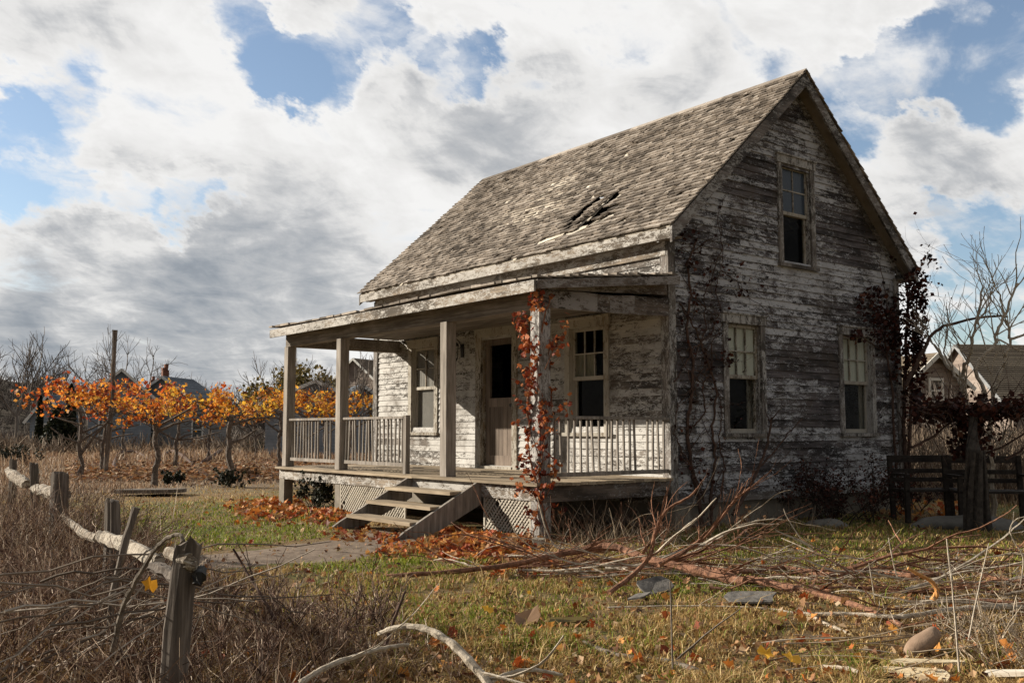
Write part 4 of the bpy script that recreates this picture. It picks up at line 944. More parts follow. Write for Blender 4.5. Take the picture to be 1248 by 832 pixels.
for lb,u_,v_,s_ in(('large yellow leaf on the dry grass at the lower right',932,796,.10),('yellow leaf lying on the lawn in front of the leaf pile',595,742,.08),('small yellow leaf in the grass below the creeper post',645,722,.05),('orange brown leaf beside the large yellow leaf',966,802,.10)):
    q=G(u_,v_,.06); mb=MB(); mb.leaf(q,s_,(uni(-.3,.0),-.5,.8),curl=.35); tag(mb.build('leaf',leafmat('yellow_leaf',[(0,(.80,.42,.03)),(1,(.85,.5,.06))]) if 'yellow' in lb else M['fallen'],org=q),lb,'leaf')
# ------------------------------------------------------------------ fallen leaves
mb=MB()
def leaves(mb,cu,cv,ru,rv,n,size,hz):
    for _ in range(n):
        a=uni(0,6.28); q=math.sqrt(rnd())*(1 if rnd()<.7 else 1.35); p=G(cu+ru*q*math.cos(a),cv+rv*q*math.sin(a))
        if -2.16<p.x<0 and 0<p.y<6.8 : continue
        z=gh(p.x,p.y)+.012+hz*max(0,1-q)**.7*rnd(); mb.leaf((p.x,p.y,z),size*uni(.6,1.25),(uni(-.8,.6),uni(-.8,.6),uni(.3,1)),simple=False,curl=.5)
leaves(mb,585,668,62,14,760,.10,.14); leaves(mb,520,672,60,9,170,.09,.03); leaves(mb,560,655,30,10,260,.10,.12); leaves(mb,455,655,60,10,110,.09,.03)
leaves(mb,335,622,48,13,420,.12,.12); leaves(mb,405,632,30,10,200,.12,.10); leaves(mb,640,690,60,14,90,.08,.02); leaves(mb,640,655,30,14,200,.09,.10)
leaves(mb,1130,620,60,16,120,.12,.05)
for _ in range(420):
    p=G(uni(150,1300),518+uni(70,330))
    if (p.x>-2.2 and p.y>-.1 and p.x<5.5) or p.y>12: continue
    mb.leaf((p.x,p.y,gh(p.x,p.y)+uni(.015,.05)),uni(.035,.09),(uni(-.9,.9),uni(-.9,.9),uni(.2,1)),curl=.6)
tag(mb.build('fallen_leaves',M['fallen']),'heaps of orange and red leaves around the porch steps and over the lawn','leaves',kind='stuff')
mb=MB()
for _ in range(5200):
    p=G(uni(-100,1350),518+uni(80,330))
    if (p.x>-2.2 and p.y>-.1 and p.x<5.5) or p.y>12: continue
    mb.leaf((p.x,p.y,gh(p.x,p.y)+uni(.01,.04)),uni(.02,.06),(uni(-.9,.9),uni(-.9,.9),uni(.2,1)),simple=True,curl=.6)
for _ in range(9000):
    t=rnd(); p=G(uni(80,520),uni(547,588)); mb.leaf((p.x,p.y,gh(p.x,p.y)+uni(.03,.16)),uni(.09,.18),(uni(-.6,.6),uni(-.6,.6),1),simple=True,curl=.6)
tag(mb.build('leaf_litter',leafmat('leaf_litter',[(0,(.07,.035,.02)),(.35,(.20,.09,.04)),(.6,(.36,.17,.07)),(.8,(.40,.25,.13)),(1,(.46,.36,.24))],.2)),'rusty leaf litter scattered in the grass and under the vines','leaves',kind='stuff')
# ------------------------------------------------------------------ creepers
def on_gable(u,v,n=.05): return PX(1,-n,u,v)
def creeper(name,label,polys,mat_stem,leafspots,mat_leaf,r0=.014,size=.07,plane=None,simple=True,side=2,density=1.0,base=None):
    b=base; t=thing(name,label,'creeper',b); mb=MB(); allp=[]
    for poly,r in polys:
        pts=[plane(u,v) for u,v in poly]; Q=[]
        for i in range(len(pts)-1):
            for k in range(5): Q.append(pts[i].lerp(pts[i+1],k/5)+Vector((uni(-1,1),uni(-.3,.3),uni(-1,1)))*.022)
        Q.append(pts[-1]); n=len(Q); mb.tube(Q,[r*(1-.6*i/n) for i in range(n)],5,.15,False); allp+=Q
        for _ in range(int(side*n/3)):
            j=random.randrange(n); d=Vector((uni(-1,1),uni(-.12,.05),uni(-.5,1)))
            w=wig(Q[j],d,uni(.15,.75),7,.3); w=[Vector((q.x,min(q.y,-.03) if plane is on_gable else q.y,q.z)) for q in w]; mb.tube(w,taper(r*.30,.0014,8),3,cap=False); allp+=w[2:]
            if rnd()<.6:
                k=random.randint(2,5); w2=wig(w[k],Vector((uni(-1,1),uni(-.1,.05),uni(-.6,1))),uni(.1,.4),5,.3); w2=[Vector((q.x,min(q.y,-.03) if plane is on_gable else q.y,q.z)) for q in w2]; mb.tube(w2,taper(r*.2,.001,6),3,cap=False); allp+=w2[1:]
    mb.build('stem',M[mat_stem],t); lm=MB()
    for q in allp:
        if rnd()<.10*density: lm.leaf(q+Vector((uni(-.03,.03),uni(-.05,0),uni(-.03,.03))),size*uni(.5,1.2),simple=simple)
    for u,v,ru,rv,n in leafspots:
        for _ in range(n):
            a=uni(0,6.28); q=math.sqrt(rnd()); p=plane(u+ru*q*math.cos(a),v+rv*q*math.sin(a)); lm.leaf(p+Vector((uni(-.02,.02),uni(-.10,0),0)),size*uni(.5,1.3),simple=simple)
    lm.build('leaves',M[mat_leaf],t); return t
creeper('wall_creeper','bare dark creeper spreading up the gable wall left of the near window',[
 ([(856,640),(850,600),(840,560),(838,520),(842,480),(846,440),(836,400),(842,360),(838,320),(850,290)],.030),
 ([(868,640),(866,600),(872,560),(868,520),(874,480),(862,440),(852,410),(840,390),(828,370)],.023),([(862,630),(880,600),(884,570),(876,540),(880,500),(872,470)],.014),([(846,520),(860,500),(856,470),(868,450),(866,420),(880,396)],.012),
 ([(858,610),(848,580),(834,555),(822,530),(826,490)],.014),
 ([(822,465),(838,440),(850,420),(868,405),(878,380),(872,350),(880,320),(878,270)],.010),
 ([(840,480),(856,450),(866,430),(880,440),(890,445)],.008),
 ([(880,330),(896,340),(906,360),(930,372),(946,400)],.007),
 ([(846,440),(860,400),(858,360),(868,340),(880,300),(874,262),(884,240)],.009)],
 'vinebark',[(884,438,8,10,26),(838,300,16,26,50),(866,350,26,36,34),(905,345,30,28,20),(835,390,14,40,16),(850,460,18,40,10),(842,575,20,18,20)],'darkleaf',plane=on_gable,size=.055,side=1.6,base=(.45,-.05,0))
creeper('wall_shoot','leafless dark shoot forking upwards between the two gable windows','x' and [
 ([(895,622),(915,595),(925,570),(934,545),(938,520),(936,512)],.022),([(925,568),(948,545),(962,525),(975,512)],.013),([(930,556),(942,562),(956,552)],.007),([(905,610),(902,580),(898,560)],.008)],
 'vinebark',[],'darkleaf',plane=lambda u,v: PX(1,-.18,u,v),size=.05,side=1.4,density=.2,base=(1.4,-.18,0)) if False else None
def S_tree(name,label,cat,pl,polys,mat='vinebark',side=1.4):
    mb=MB()
    for poly,r in polys:
        pts=[pl(u,v) for u,v in poly]; Q=[]
        for i in range(len(pts)-1):
            for k in range(4): Q.append(pts[i].lerp(pts[i+1],k/4)+Vector((uni(-1,1),uni(-1,1),uni(-1,1)))*.012)
        Q.append(pts[-1]); n=len(Q); mb.tube(Q,[r*(1-.55*i/n) for i in range(n)],6,.15)
        for _ in range(int(side*n/4)):
            j=random.randrange(n//4,n); mb.tube(wig(Q[j],Vector((uni(-1,1),uni(-.6,.3),uni(.1,1))),uni(.15,.5),6,.2),taper(r*.3,.0015,7),3,cap=False)
    o=mb.build(name,M[mat],None,org=pl(*polys[0][0][0])); tag(o,label,cat); return o
S_tree('shoot','leafless dark shoot forking up between the two gable windows','shoot',lambda u,v: PX(1,-.22,u,v),[
 ([(893,628),(912,598),(924,570),(934,545),(938,520),(941,508)],.026),([(924,570),(946,548),(960,528),(978,510)],.014),([(928,560),(948,566),(962,550)],.007)])
# corner creeper : big leafy mass on the far gable corner and round it
def at_corner(u,v): return A(u,v,(Vector((W+.02,-.12,1.5))-CAM).dot(FW)-.03)
def gable_far(u,v): return PX(1,-.06,u,v)
c2=creeper('corner_creeper','dark red leafy creeper climbing the far corner of the gable wall up to the eave','x' and [
 ([(1106,612),(1104,560),(1101,520),(1102,480),(1104,440),(1105,400),(1107,360),(1104,340)],.04),
 ([(1098,612),(1093,570),(1090,520),(1088,470),(1082,440),(1078,410),(1070,390),(1058,360)],.025),
 ([(1110,600),(1108,540),(1110,500),(1112,450),(1116,400),(1118,360)],.03),
 ([(1085,430),(1070,425),(1050,410),(1040,400)],.012),([(1078,410),(1082,370),(1076,340),(1068,310)],.010),
 ([(1112,350),(1120,330),(1128,315),(1133,306)],.006),([(1110,365),(1124,355),(1132,345),(1134,335)],.005)],
 'vinebark',[(1080,400,26,26,260),(1060,372,22,22,170),(1096,395,18,40,260),(1114,385,13,42,420),(1111,450,13,40,400),(1094,440,14,34,130),(1108,490,12,26,160),(1112,345,12,20,150),(1042,410,10,8,50),(1118,430,6,40,90),(1128,318,6,10,18)],'darkleaf',plane=lambda u,v: gable_far(u,v) if u<1098 else at_corner(u,v),size=.07,side=1.6,density=1.8,base=(W,-.1,0))
S_tree('hanging_cane','dark arched cane bowing out from the corner creeper against the sky','cane',lambda u,v: A(u,v,14.5),[([(1103,470),(1118,440),(1132,412),(1150,397),(1180,389),(1215,385),(1228,386)],.03)],side=.5)
# creeper on the corner post
t=thing('post_creeper','red creeper twisting up the white corner post of the porch','creeper',(-2.25,-.12,0)); mb=MB(); lm=MB()
for s in range(4):
    Q=[]; ph=s*1.7; tw=(1.1,-.8,.5,-1.3)[s]; top=(2.75,2.3,1.6,2.6)[s]
    for i in range(40):
        z=top*i/39; a=ph+tw*z*1.6; rr=.125+.03*math.sin(z*5+s); cx,cy=-2.10,.06
        q=Vector((cx+rr*math.cos(a)*1.0,cy+rr*math.sin(a),z)); 
        q.x=min(q.x,-1.98+.02) ; Q.append(q+Vector((uni(-1,1),uni(-1,1),0))*.012)
    Q[0]=Vector((Q[0].x-.08,Q[0].y-.05,-.03)); r=(.022,.016,.012,.012)[s]; mb.tube(Q,taper(r,r*.35,40),6,.15)
    for i in range(3,40):
        for _ in range(2):
            if rnd()<.48:
                d=Vector((uni(-1,.3),uni(-1,.6),uni(-.2,.7))); w=wig(Q[i],d,uni(.06,.30),4,.25); mb.tube(w,taper(.005,.0015,5),3,cap=False)
                for q in w[1:]:
                    for _k in range(2):
                        if rnd()<.42: lm.leaf(q,uni(.035,.085))
for u_,v_,n in((636,395,26),(641,420,24),(655,365,30),(690,395,12),(680,425,14),(645,455,16),(650,470,18),(690,495,10),(640,560,22),(660,520,18),(636,395,20),(637,590,14),(676,575,16),(648,425,18)):
    dd=(Vector((-2.2,-.05,1.5))-CAM).dot(FW); 
    for _ in range(n): lm.leaf(A(u_+random.gauss(0,5),v_+random.gauss(0,8),dd+uni(-.1,.1)),uni(.04,.085))
for a,b in (((652,395),(634,400)),((655,440),(636,412)),((664,450),(692,398)),((660,500),(640,470)),((655,600),(640,545)),((660,620),(688,560))):
    w=[A(a[0],a[1],dd),A((a[0]+b[0])/2,(a[1]+b[1])/2-6,dd-.05),A(b[0],b[1],dd)]; mb.tube(w,taper(.007,.003,3),4)
mb.build('stem',M['barkr'],t); lm.build('leaves',M['redleaf'],t)
# tangle under the porch side and by the corner
mb=MB(); brushy(mb,Vector((-1.6,-.25,0)),.5,70,.2,.6,.003); brushy(mb,Vector((-.6,-.4,0)),.7,110,.2,.55,.003); brushy(mb,Vector((1.2,-.5,0)),.8,120,.15,.5,.003); brushy(mb,Vector((-1.0,.4,0)),.6,60,.2,.5,.003)
tag(mb.build('undergrowth',M['brush']),'dry weeds growing against the porch end and foundation','weeds',kind='stuff')
# shrub at the gable wall, shrub under porch left
def shrub(name,label,c,r,h,nst,nleaf,mt,ms='twig_far',ls=.03,up=.6):
    t=thing(name,label,'shrub',c); mb=MB(); tips=[]
    for _ in range(nst):
        d=Vector((uni(-1,1),uni(-1,1),uni(up,1.4))).normalized(); p=Vector(c)+Vector((uni(-1,1)*r*.45,uni(-1,1)*r*.45,0)); grow(mb,p,d,h*uni(.35,.6),.008*h+.003,2,.2,(2,3),.66,.8,.02,4,3,tips,.0015+.0007*h)
    mb.build('stems',M[ms],t); lm=MB()
    for _ in range(nleaf):
        q=random.choice(tips); lm.leaf(q+Vector((uni(-1,1),uni(-1,1),uni(-1,1)))*.05*h,ls*uni(.6,1.3),simple=True)
    if nleaf: lm.build('leaves',M[mt],t)
    return t
M['shrubt']=twigmat('shrub_twigs',[(0,(.02,.015,.012)),(1,(.08,.06,.05))])
shrub('wall_shrub','dense dark twiggy shrub against the foundation below the gable windows',(2.7,-.55,0),1.2,.95,26,2600,'darkleaf','shrubt',.035)
shrub('wall_shrub','smaller dark shrub beside the far corner creeper',(4.4,-.5,0),.8,.75,16,1300,'darkleaf','shrubt',.035)
shrub('rust_shrub','small rust leaved sprig in front of the gable foundation',G(922,662),.25,.42,6,240,'brownleaf','shrubt',.035)
shrub('porch_shrub','dark green bush growing in the open bay under the porch',(-1.9,5.7,0),.55,.6,16,1500,'darkgreen','shrubt',.045)
for lb,u_,v_,r_,h_ in(('round dark shrub in the field, nearest the left edge',6,566,.6,.75),('wide dark shrub in the field beside the round one',34,566,.9,.75),('small dark tussock in the field left of the vines',68,545,.7,.9),('dark tussock at the foot of the vine row',210,590,.4,.35),('blackish tussock around the thick vine trunk',277,594,.35,.45),('small brown tussock right of the thick vine trunk',302,584,.35,.35),('brown shrub in the field behind the vines',245,553,.8,1.0),('dark shrub showing past the porch post in the field',318,553,.8,.8)):
    c_=G(u_,v_); shrub('low_shrub',lb,gz(c_),r_,h_,14,500,'darkgreen' if 'dark' in lb or 'black' in lb else 'brownleaf','shrubt',.07)
# ------------------------------------------------------------------ vineyard
M['vinewood']=plain('vine_wood',(.035,.028,.024),(.19,.155,.13),16,.9,.9)
VL=[(97,582,'leftmost grapevine, with two thin forked trunks'),(125,576,'grapevine with a thin leaning trunk beside the tall pole'),(188,592,'grapevine with a pale forked trunk in the middle of the orange row'),(214,572,'slim grapevine with a thin leaning trunk behind the pale forked one'),(252,562,'grapevine with a straight thin trunk left of the thickest one'),(278,588,'thickest trunked grapevine at the front of the orange row'),(312,557,'small grapevine set farther back near the porch post'),(150,560,'grapevine standing farther back behind the tall pole'),(340,575,'grapevine partly hidden by the left porch post'),(372,568,'first grapevine seen between the two left porch posts'),(398,562,'second grapevine seen between the two left porch posts'),(430,566,'grapevine seen between the porch post and the house corner'),(446,556,'farthest grapevine, against the house corner board')]
for i,(u_,v_,lb) in enumerate(VL):
    c_=gz(G(u_,v_)); d_=(c_-CAM).dot(FW); sc_=min(1.25,d_/21); t=thing('grapevine',lb,'grapevine',c_,'grapevines in the orange row'); mb=MB()
    H=1.45*sc_; lean=RT*uni(-.12,.12); P_=[c_-Vector((0,0,.05)),c_+RT*uni(-.08,.08)+Vector((0,0,H*.2)),c_+lean+RT*uni(-.10,.10)+Vector((0,0,H*.45)),c_+lean*1.6+RT*uni(-.06,.06)+Vector((0,0,H*.72)),c_+lean*1.8+Vector((0,0,H))]
    r=.066*sc_ if i in(2,5) else .048*sc_
    rr=[r*1.5,r*1.0,r*.9,r*.85,r*.8]; Q=[]; R_=[]
    for k in range(4):
        for j in range(4): Q.append(P_[k].lerp(P_[k+1],j/4)+Vector((uni(-1,1),uni(-1,1),0))*.018); R_.append(rr[k]+(rr[k+1]-rr[k])*j/4)
    Q.append(P_[-1]); R_.append(rr[-1]); mb.tube(Q,R_,7,.3)
    for s_ in(-1,1):
        for kk in range(2):
            st=Q[random.randint(9,15)]; e=st+RT*s_*uni(.5,1.1)*sc_+Vector((uni(-.2,.2),uni(-.2,.2),uni(.15,.55)*sc_)); m_=st.lerp(e,.5)+Vector((0,0,uni(-.1,.12))); mb.tube([st,m_,e],[r*.6,r*.45,r*.25],5,.2,False)
    if i==0: e=Q[6]; mb.tube([e,e+RT*.35+Vector((0,0,.5)),e+RT*.75+Vector((0,0,.95))],[r*.7,r*.6,r*.5],6,.2)
    mb.build('trunk',M['vinewood'],t)
    lm=MB(); w_=1.6*sc_ if i else 1.35
    n=random.randint(300,430); hv=uni(-.14,.12)*sc_; cvar=uni(.7,1.1)
    cc=Q[-1]+Vector((0,0,.22*sc_+hv))
    clumps=[cc+RT*uni(-1,1)*w_*.95+Vector((uni(-.5,.5),uni(-.5,.5),uni(-.20,.44)*sc_)) for _ in range(random.randint(7,11))]
    for _ in range(n):
        q=random.choice(clumps)+Vector((random.gauss(0,.14),random.gauss(0,.15),random.gauss(0,.11)))*sc_; lm.leaf(q,uni(.05,.115)*sc_,simple=rnd()<.4,curl=.7)
    for _ in range(5):
        w2=wig(cc+RT*uni(-1,1)*w_,Vector((uni(-.5,.5),uni(-.5,.5),1)),uni(.2,.6)*sc_,5,.25); mb_=None
        for q in w2:
            if rnd()<.7: lm.leaf(q,uni(.09,.15)*sc_)
    lm.build('foliage',M['orange'],t)
    cm=MB()
    for _ in range(16): cm.tube(wig(cc+RT*uni(-1,1)*w_*.8+Vector((0,0,-.3)),Vector((uni(-1,1),uni(-1,1),uni(-.2,1))),uni(.4,.9)*sc_,5,.25),taper(.012,.004,6),3,cap=False)
    cm.build('canes',M['barkd'],t)
c_=G(128,578); top=A(140,402,(c_-CAM).dot(FW)); S('pole','tall bare wooden pole rising above the grapevines','pole',[c_,c_.lerp(top,.5)+RT*.05,top],.075,.065,'fence',7)
for lb,pts in(('dark bent log lying in the field behind the vines',[(138,566),(146,554),(165,551),(185,557)]),('forked dark log lying behind the straight trunk',[(190,560),(206,551),(222,556),(236,566)]),('curved root lying in the field near the porch',[(242,560),(262,556),(276,545),(296,552)])):
    P_=[G(a,b+6)+Vector((0,0,h)) for (a,b),h in zip(pts,(.0,.28,.25,.05))]; S('log',lb,'log',P_,.09,.05,'vinebark',7,2,kl=.5)
# ------------------------------------------------------------------ far buildings
M['bluewall']=plain('blue_grey_clapboard',(.18,.21,.25),(.27,.30,.34),3); M['greywall']=plain('grey_clapboard',(.19,.20,.21),(.29,.30,.31),3); M['whitewall']=plain('white_trim',(.6,.6,.57),(.75,.75,.72),3); M['brownwall']=shinglemat('brown_wall_shingles',[(.2,(.17,.135,.115)),(.6,(.28,.23,.20)),(.9,(.36,.31,.27))]); M['brick']=plain('old_brick',(.10,.04,.028),(.26,.12,.08),6)
def lap_wall(mb,a,b,h0,h1,ins,e=.16,th=.03):
    """clapboard courses from a to b; ins(z)->(t0,t1) trims the ends"""
    z=h0; n=(b-a).cross(Vector((0,0,1))).normalized()
    while z<h1-.01:
        zt=min(z+e,h1); t0,t1=ins(z); u0,u1=ins(zt)
        p=[a.lerp(b,t0),a.lerp(b,t1),a.lerp(b,u1),a.lerp(b,u0)]
        if t1-t0>.01: mb.hexa([Vector((p[0].x,p[0].y,z))+n*th,Vector((p[1].x,p[1].y,z))+n*th,Vector((p[1].x,p[1].y,z))-n*.1,Vector((p[0].x,p[0].y,z))-n*.1],[Vector((p[3].x,p[3].y,zt)),Vector((p[2].x,p[2].y,zt)),Vector((p[2].x,p[2].y,zt))-n*.1,Vector((p[3].x,p[3].y,zt))-n*.1])
        z=zt
def far_house(name,label,u,d,w,l,he,hr,yawoff,wall,roofm,wins=(),chim=(),cat='house',trim='whitewall'):
    """gable end of width w faces the camera turned by yawoff; the ridge runs back over length l"""
    c=A(u,518,d); c.z=0; t=thing(name,label,cat,c); a_=yawoff; r=(RT*math.cos(a_)+Vector((FW.x,FW.y,0)).normalized()*math.sin(a_)).normalized(); f=Vector((-r.y,r.x,0))
    if f.dot(FW)<0: f=-f
    A0,B0=c-r*w/2,c+r*w/2; mb=MB()
    g=lambda z:(0,1) if z<=he else (max(0,(z-he)/(hr-he)*.5),1-max(0,(z-he)/(hr-he)*.5))
    lap_wall(mb,A0,B0,-.1,hr-.02,g); lap_wall(mb,B0+f*l,A0+f*l,-.1,hr-.02,g); lap_wall(mb,B0,B0+f*l,-.1,he,lambda z:(0,1)); lap_wall(mb,A0+f*l,A0,-.1,he,lambda z:(0,1)); mb.build('wall',M[wall],t)
    mb=MB(); o=.3
    for s in(-1,1):
        E=c+r*s*(w/2+o); dz=(hr-he)/(w/2)*o; Z=Vector((0,0,1))
        rows=30
        for k in range(rows):
            k0,k1=k/rows,(k+1)/rows
            e0=E.lerp(c,k0)+Z*(he-dz+(hr+.0-he+dz)*k0+.05); e1=E.lerp(c,k1)+Z*(he-dz+(hr-he+dz)*k1+.02); x=-f*o; y=f*(l+o)
            mb.hexa([e0+x-Z*.06,e0+y-Z*.06,e1+y-Z*.06,e1+x-Z*.06],[e0+x,e0+y,e1+y,e1+x])
    rf=mb.build('roof',M[roofm],t)
    mb=MB()
    for s in(-1,1):
        E=c+r*s*(w/2+o)-f*(o+.03); T=c-f*(o+.03); dz=(hr-he)/(w/2)*o; mb.bar(E+Vector((0,0,he-dz-.07)),T+Vector((0,0,hr-.05)),.04,.16)
    mb.build('trim',M[trim],rf)
    for face,s,z0,ww,hh in wins:   # face: g = gable end, l / r = sides
        q,al,nn=(c+r*s,r,-f) if face=='g' else ((A0 if face=='l' else B0)+f*s,f,(-r if face=='l' else r))
        mb=MB(); p0=q-al*ww/2+nn*.03; 
        for a1,a2,z1,z2 in((-.1,0,z0-.1,z0+hh+.1),(ww,ww+.1,z0-.1,z0+hh+.1),(0,ww,z0-.1,z0),(0,ww,z0+hh,z0+hh+.1),(0,ww,z0+hh/2-.03,z0+hh/2+.03)):
            mb.hexa([p0+al*a1+Vector((0,0,z1)),p0+al*a2+Vector((0,0,z1)),p0+al*a2+nn*.05+Vector((0,0,z1)),p0+al*a1+nn*.05+Vector((0,0,z1))],[p0+al*a1+Vector((0,0,z2)),p0+al*a2+Vector((0,0,z2)),p0+al*a2+nn*.05+Vector((0,0,z2)),p0+al*a1+nn*.05+Vector((0,0,z2))])
        wn=mb.build('window',M[trim],t); mb=MB(); p0=q-al*ww/2+nn*.04; mb.hexa([p0+Vector((0,0,z0)),p0+al*ww+Vector((0,0,z0)),p0+al*ww+nn*.02+Vector((0,0,z0)),p0+nn*.02+Vector((0,0,z0))],[p0+Vector((0,0,z0+hh)),p0+al*ww+Vector((0,0,z0+hh)),p0+al*ww+nn*.02+Vector((0,0,z0+hh)),p0+nn*.02+Vector((0,0,z0+hh))]); mb.build('pane',M['glassd'],wn)
    for s,fy,w_,h_ in chim:
        mb=MB(); q=c+r*s+f*fy; zz=hr-abs(s)*(hr-he)/(w/2); mb.box((q.x-w_,q.y-w_*.8,zz-.4),(q.x+w_,q.y+w_*.8,zz+h_)); mb.box((q.x-w_*1.15,q.y-w_*.9,zz+h_),(q.x+w_*.6,q.y+w_*.7,zz+h_+.15)); mb.box((q.x-w_*.3,q.y-w_*.6,zz+h_+.15),(q.x+w_*.8,q.y+w_*.5,zz+h_+.38)); mb.build('chimney',M['brick'],rf)
    return t
hz=lambda v,d: 1.25+(518-v)/1184*d
far_house('far_house','blue grey gabled house behind the left part of the vine row',146,60,3.6,7,hz(474,60),hz(443,60),.35,'bluewall','slate_roof',[('g',-.9,1,.5,1.0)])
far_house('far_house','long grey clapboard house with two crumbling brick chimneys',198,62,5.4,3.6,hz(486,62),hz(452,62),-.15,'greywall','slate_roof',[('g',-.6,.6,.35,1.1),('g',-2.7,.6,.35,1.1),('g',2.4,.8,.6,1.0)],[(-1.05,.5,.15,.35),(-.25,.6,.20,.6)])
far_house('cottage','small white trimmed dark cottage half hidden by hedges at far left',58,60,2.0,3,hz(500,60),hz(474,60),.2,'darkgreen' if False else 'bluewall','slate_roof',[('g',0,1,.4,.6)],trim='whitewall')
far_house('far_house','low house with blue grey roof seen between the left porch posts',384,46,4.6,6,hz(482,46),hz(457,46),.1,'bluewall','slate_roof')
far_house('far_house','small grey roofed house next to the house corner board',440,50,2.6,4,hz(482,50),hz(462,50),.3,'greywall','slate_roof')
far_house('barn','brown shingled barn with a steep gable behind the bare tree',432,75,5.0,6,hz(462,75),hz(430,75),-.5,'brownwall','shingle_far')
far_house('far_house','brown shingled house with a white framed window right of the gable',1140,36,2.7,5,hz(458,36),hz(424,36),.35,'brownwall','shingle_far',[('g',0.05,hz(482,36),.5,.75)])
# large-roofed house on the right, eave side facing the camera
c_=A(1238,518,38); 
far_house('far_house','large brown roofed house with white eave at the right edge',1176,43,6.6,7.0,hz(484,40),hz(413,43),1.57+.12,'brownwall','shingle_far',[('l',2.3,.9,.7,1.0)],trim='greywall')
# ------------------------------------------------------------------ trees
def bare_tree(name,label,u,d,h,spread=.75,depth=4,mat='twig_far',r=None,up=.05,lean=0,trunk=.30,kids=(2,3),group=None):
    c=A(u,518,d); c.z=0; t=thing(name,label,'tree',c,group); mb=MB(); r=r or h*.020; L_=h*trunk
    pts=wig(c,Vector((RT.x*lean,RT.y*lean,1)),L_,5,.08); mb.tube(pts,taper(r,r*.75,6),7,.1,False); mb.build('trunk',M[mat],t); mb=MB()
    for i in range(4): 
        a=uni(0,6.28); dv=Vector((math.cos(a)*spread,math.sin(a)*spread,uni(.6,1))).normalized(); grow(mb,pts[-1],dv,h*.30,r*.6,depth,.13,kids,.72,spread,up,5,4,minr=.0012*d/10+.002)
    mb.build('crown',M[mat],t); return t
bare_tree('bare_tree','big bare tree on the hillside at the far left',20,62,7.2,.8,4)
bare_tree('bare_tree','bare tree right of the big one on the far left hillside',52,66,6.4,.75,4)
bare_tree('bare_tree','low spreading bare tree left of the tall pole',112,75,7.2,1.0,4,r=.11)
bare_tree('bare_tree','bare tree right of the tall pole, spreading over the blue grey house',158,80,9.0,.9,4,r=.14)
bare_tree('bare_tree','dark bare tree seen between the porch post and the house corner',425,40,4.4,.8,4,'twig_far')
bare_tree('bare_tree','bare tree seen through the porch above the blue grey roof',338,60,5.6,.8,4)
for i,(u_,h_) in enumerate(((222,4.8),(236,5.2),(250,5.0),(262,4.6))):
    bare_tree('bare_tree',('first','second','third','fourth')[i]+' from the left of the bare bushy trees above the middle of the vine row',u_,70,h_*1.0,.6,4,trunk=.22)
for i,(u_,h_) in enumerate(((310,4.6),(324,5.0))):
    bare_tree('bare_tree',('left','right')[i]+' one of the pair of bare bushy trees just left of the porch',u_,64,h_,.6,4,trunk=.22)
def poly_tree(name,label,d,polys,mat,twigs):
    c=A(polys[0][0][0][0],518,d); c.z=0; t=thing(name,label,'tree',c); mb=MB(); cr=MB()
    for k,(poly,r) in enumerate(polys):
        pts=[A(u,v,d+dd) if v<560 else Vector((A(u,518,d).x,A(u,518,d).y,-.05)) for u,v,dd in [(q+(0,))[:3] for q in poly]]; Q=[]
        for i in range(len(pts)-1):
            for j in range(5): Q.append(pts[i].lerp(pts[i+1],j/5)+Vector((uni(-1,1),uni(-1,1),uni(-1,1)))*.022)
        Q.append(pts[-1]); n=len(Q); (mb if k==0 else cr).tube(Q,[r*(1-.6*i/n) for i in range(n)],6,.12,False)
        for _ in range(int(twigs*n/8)):
            j=random.randrange(n//4,n); dv=(Q[j]-Q[max(0,j-2)]).normalized()+Vector((uni(-1,1),uni(-1,1),uni(-.2,1)))*.9
            grow(cr,Q[j],dv.normalized(),uni(.25,.6),r*.35,2,.16,(1,3),.7,.7,.05,4,4,minr=.004)
    mb.build('trunk',M[mat],t); cr.build('crown',M[mat],t); return t
poly_tree('pale_tree','pale bare tree with white forking limbs in front of the brown roofed house',14.5,[
 ([(1186,600),(1182,500),(1176,478)],.05),([(1176,478),(1160,452,.3),(1145,430,.5),(1131,408,.6)],.028),([(1176,478),(1172,455),(1183,430,-.3),(1190,395,-.4),(1198,350,-.4)],.034),([(1190,395,-.4),(1205,372,-.5),(1213,345,-.6)],.016),([(1160,452,.3),(1150,425,.4),(1158,398,.2)],.016)],'barkp',3)
poly_tree('pale_tree','crooked pale bare tree leaning to the right edge of the picture',13.5,[
 ([(1205,600),(1206,520),(1212,478)],.045),([(1212,478),(1222,448),(1231,415),(1228,390)],.03),([(1206,500),(1189,448),(1212,418),(1224,386),(1241,345)],.032),([(1231,415),(1250,405),(1270,392)],.02),([(1224,386),(1218,360),(1205,338)],.014),([(1215,412),(1245,428),(1275,430)],.013)],'barkp',3)
bare_tree('bushy_bare_tree','bushy grey bare tree behind the corner creeper',1146,26,2.7,.8,4,'twig_far',.05,.05,trunk=.26)
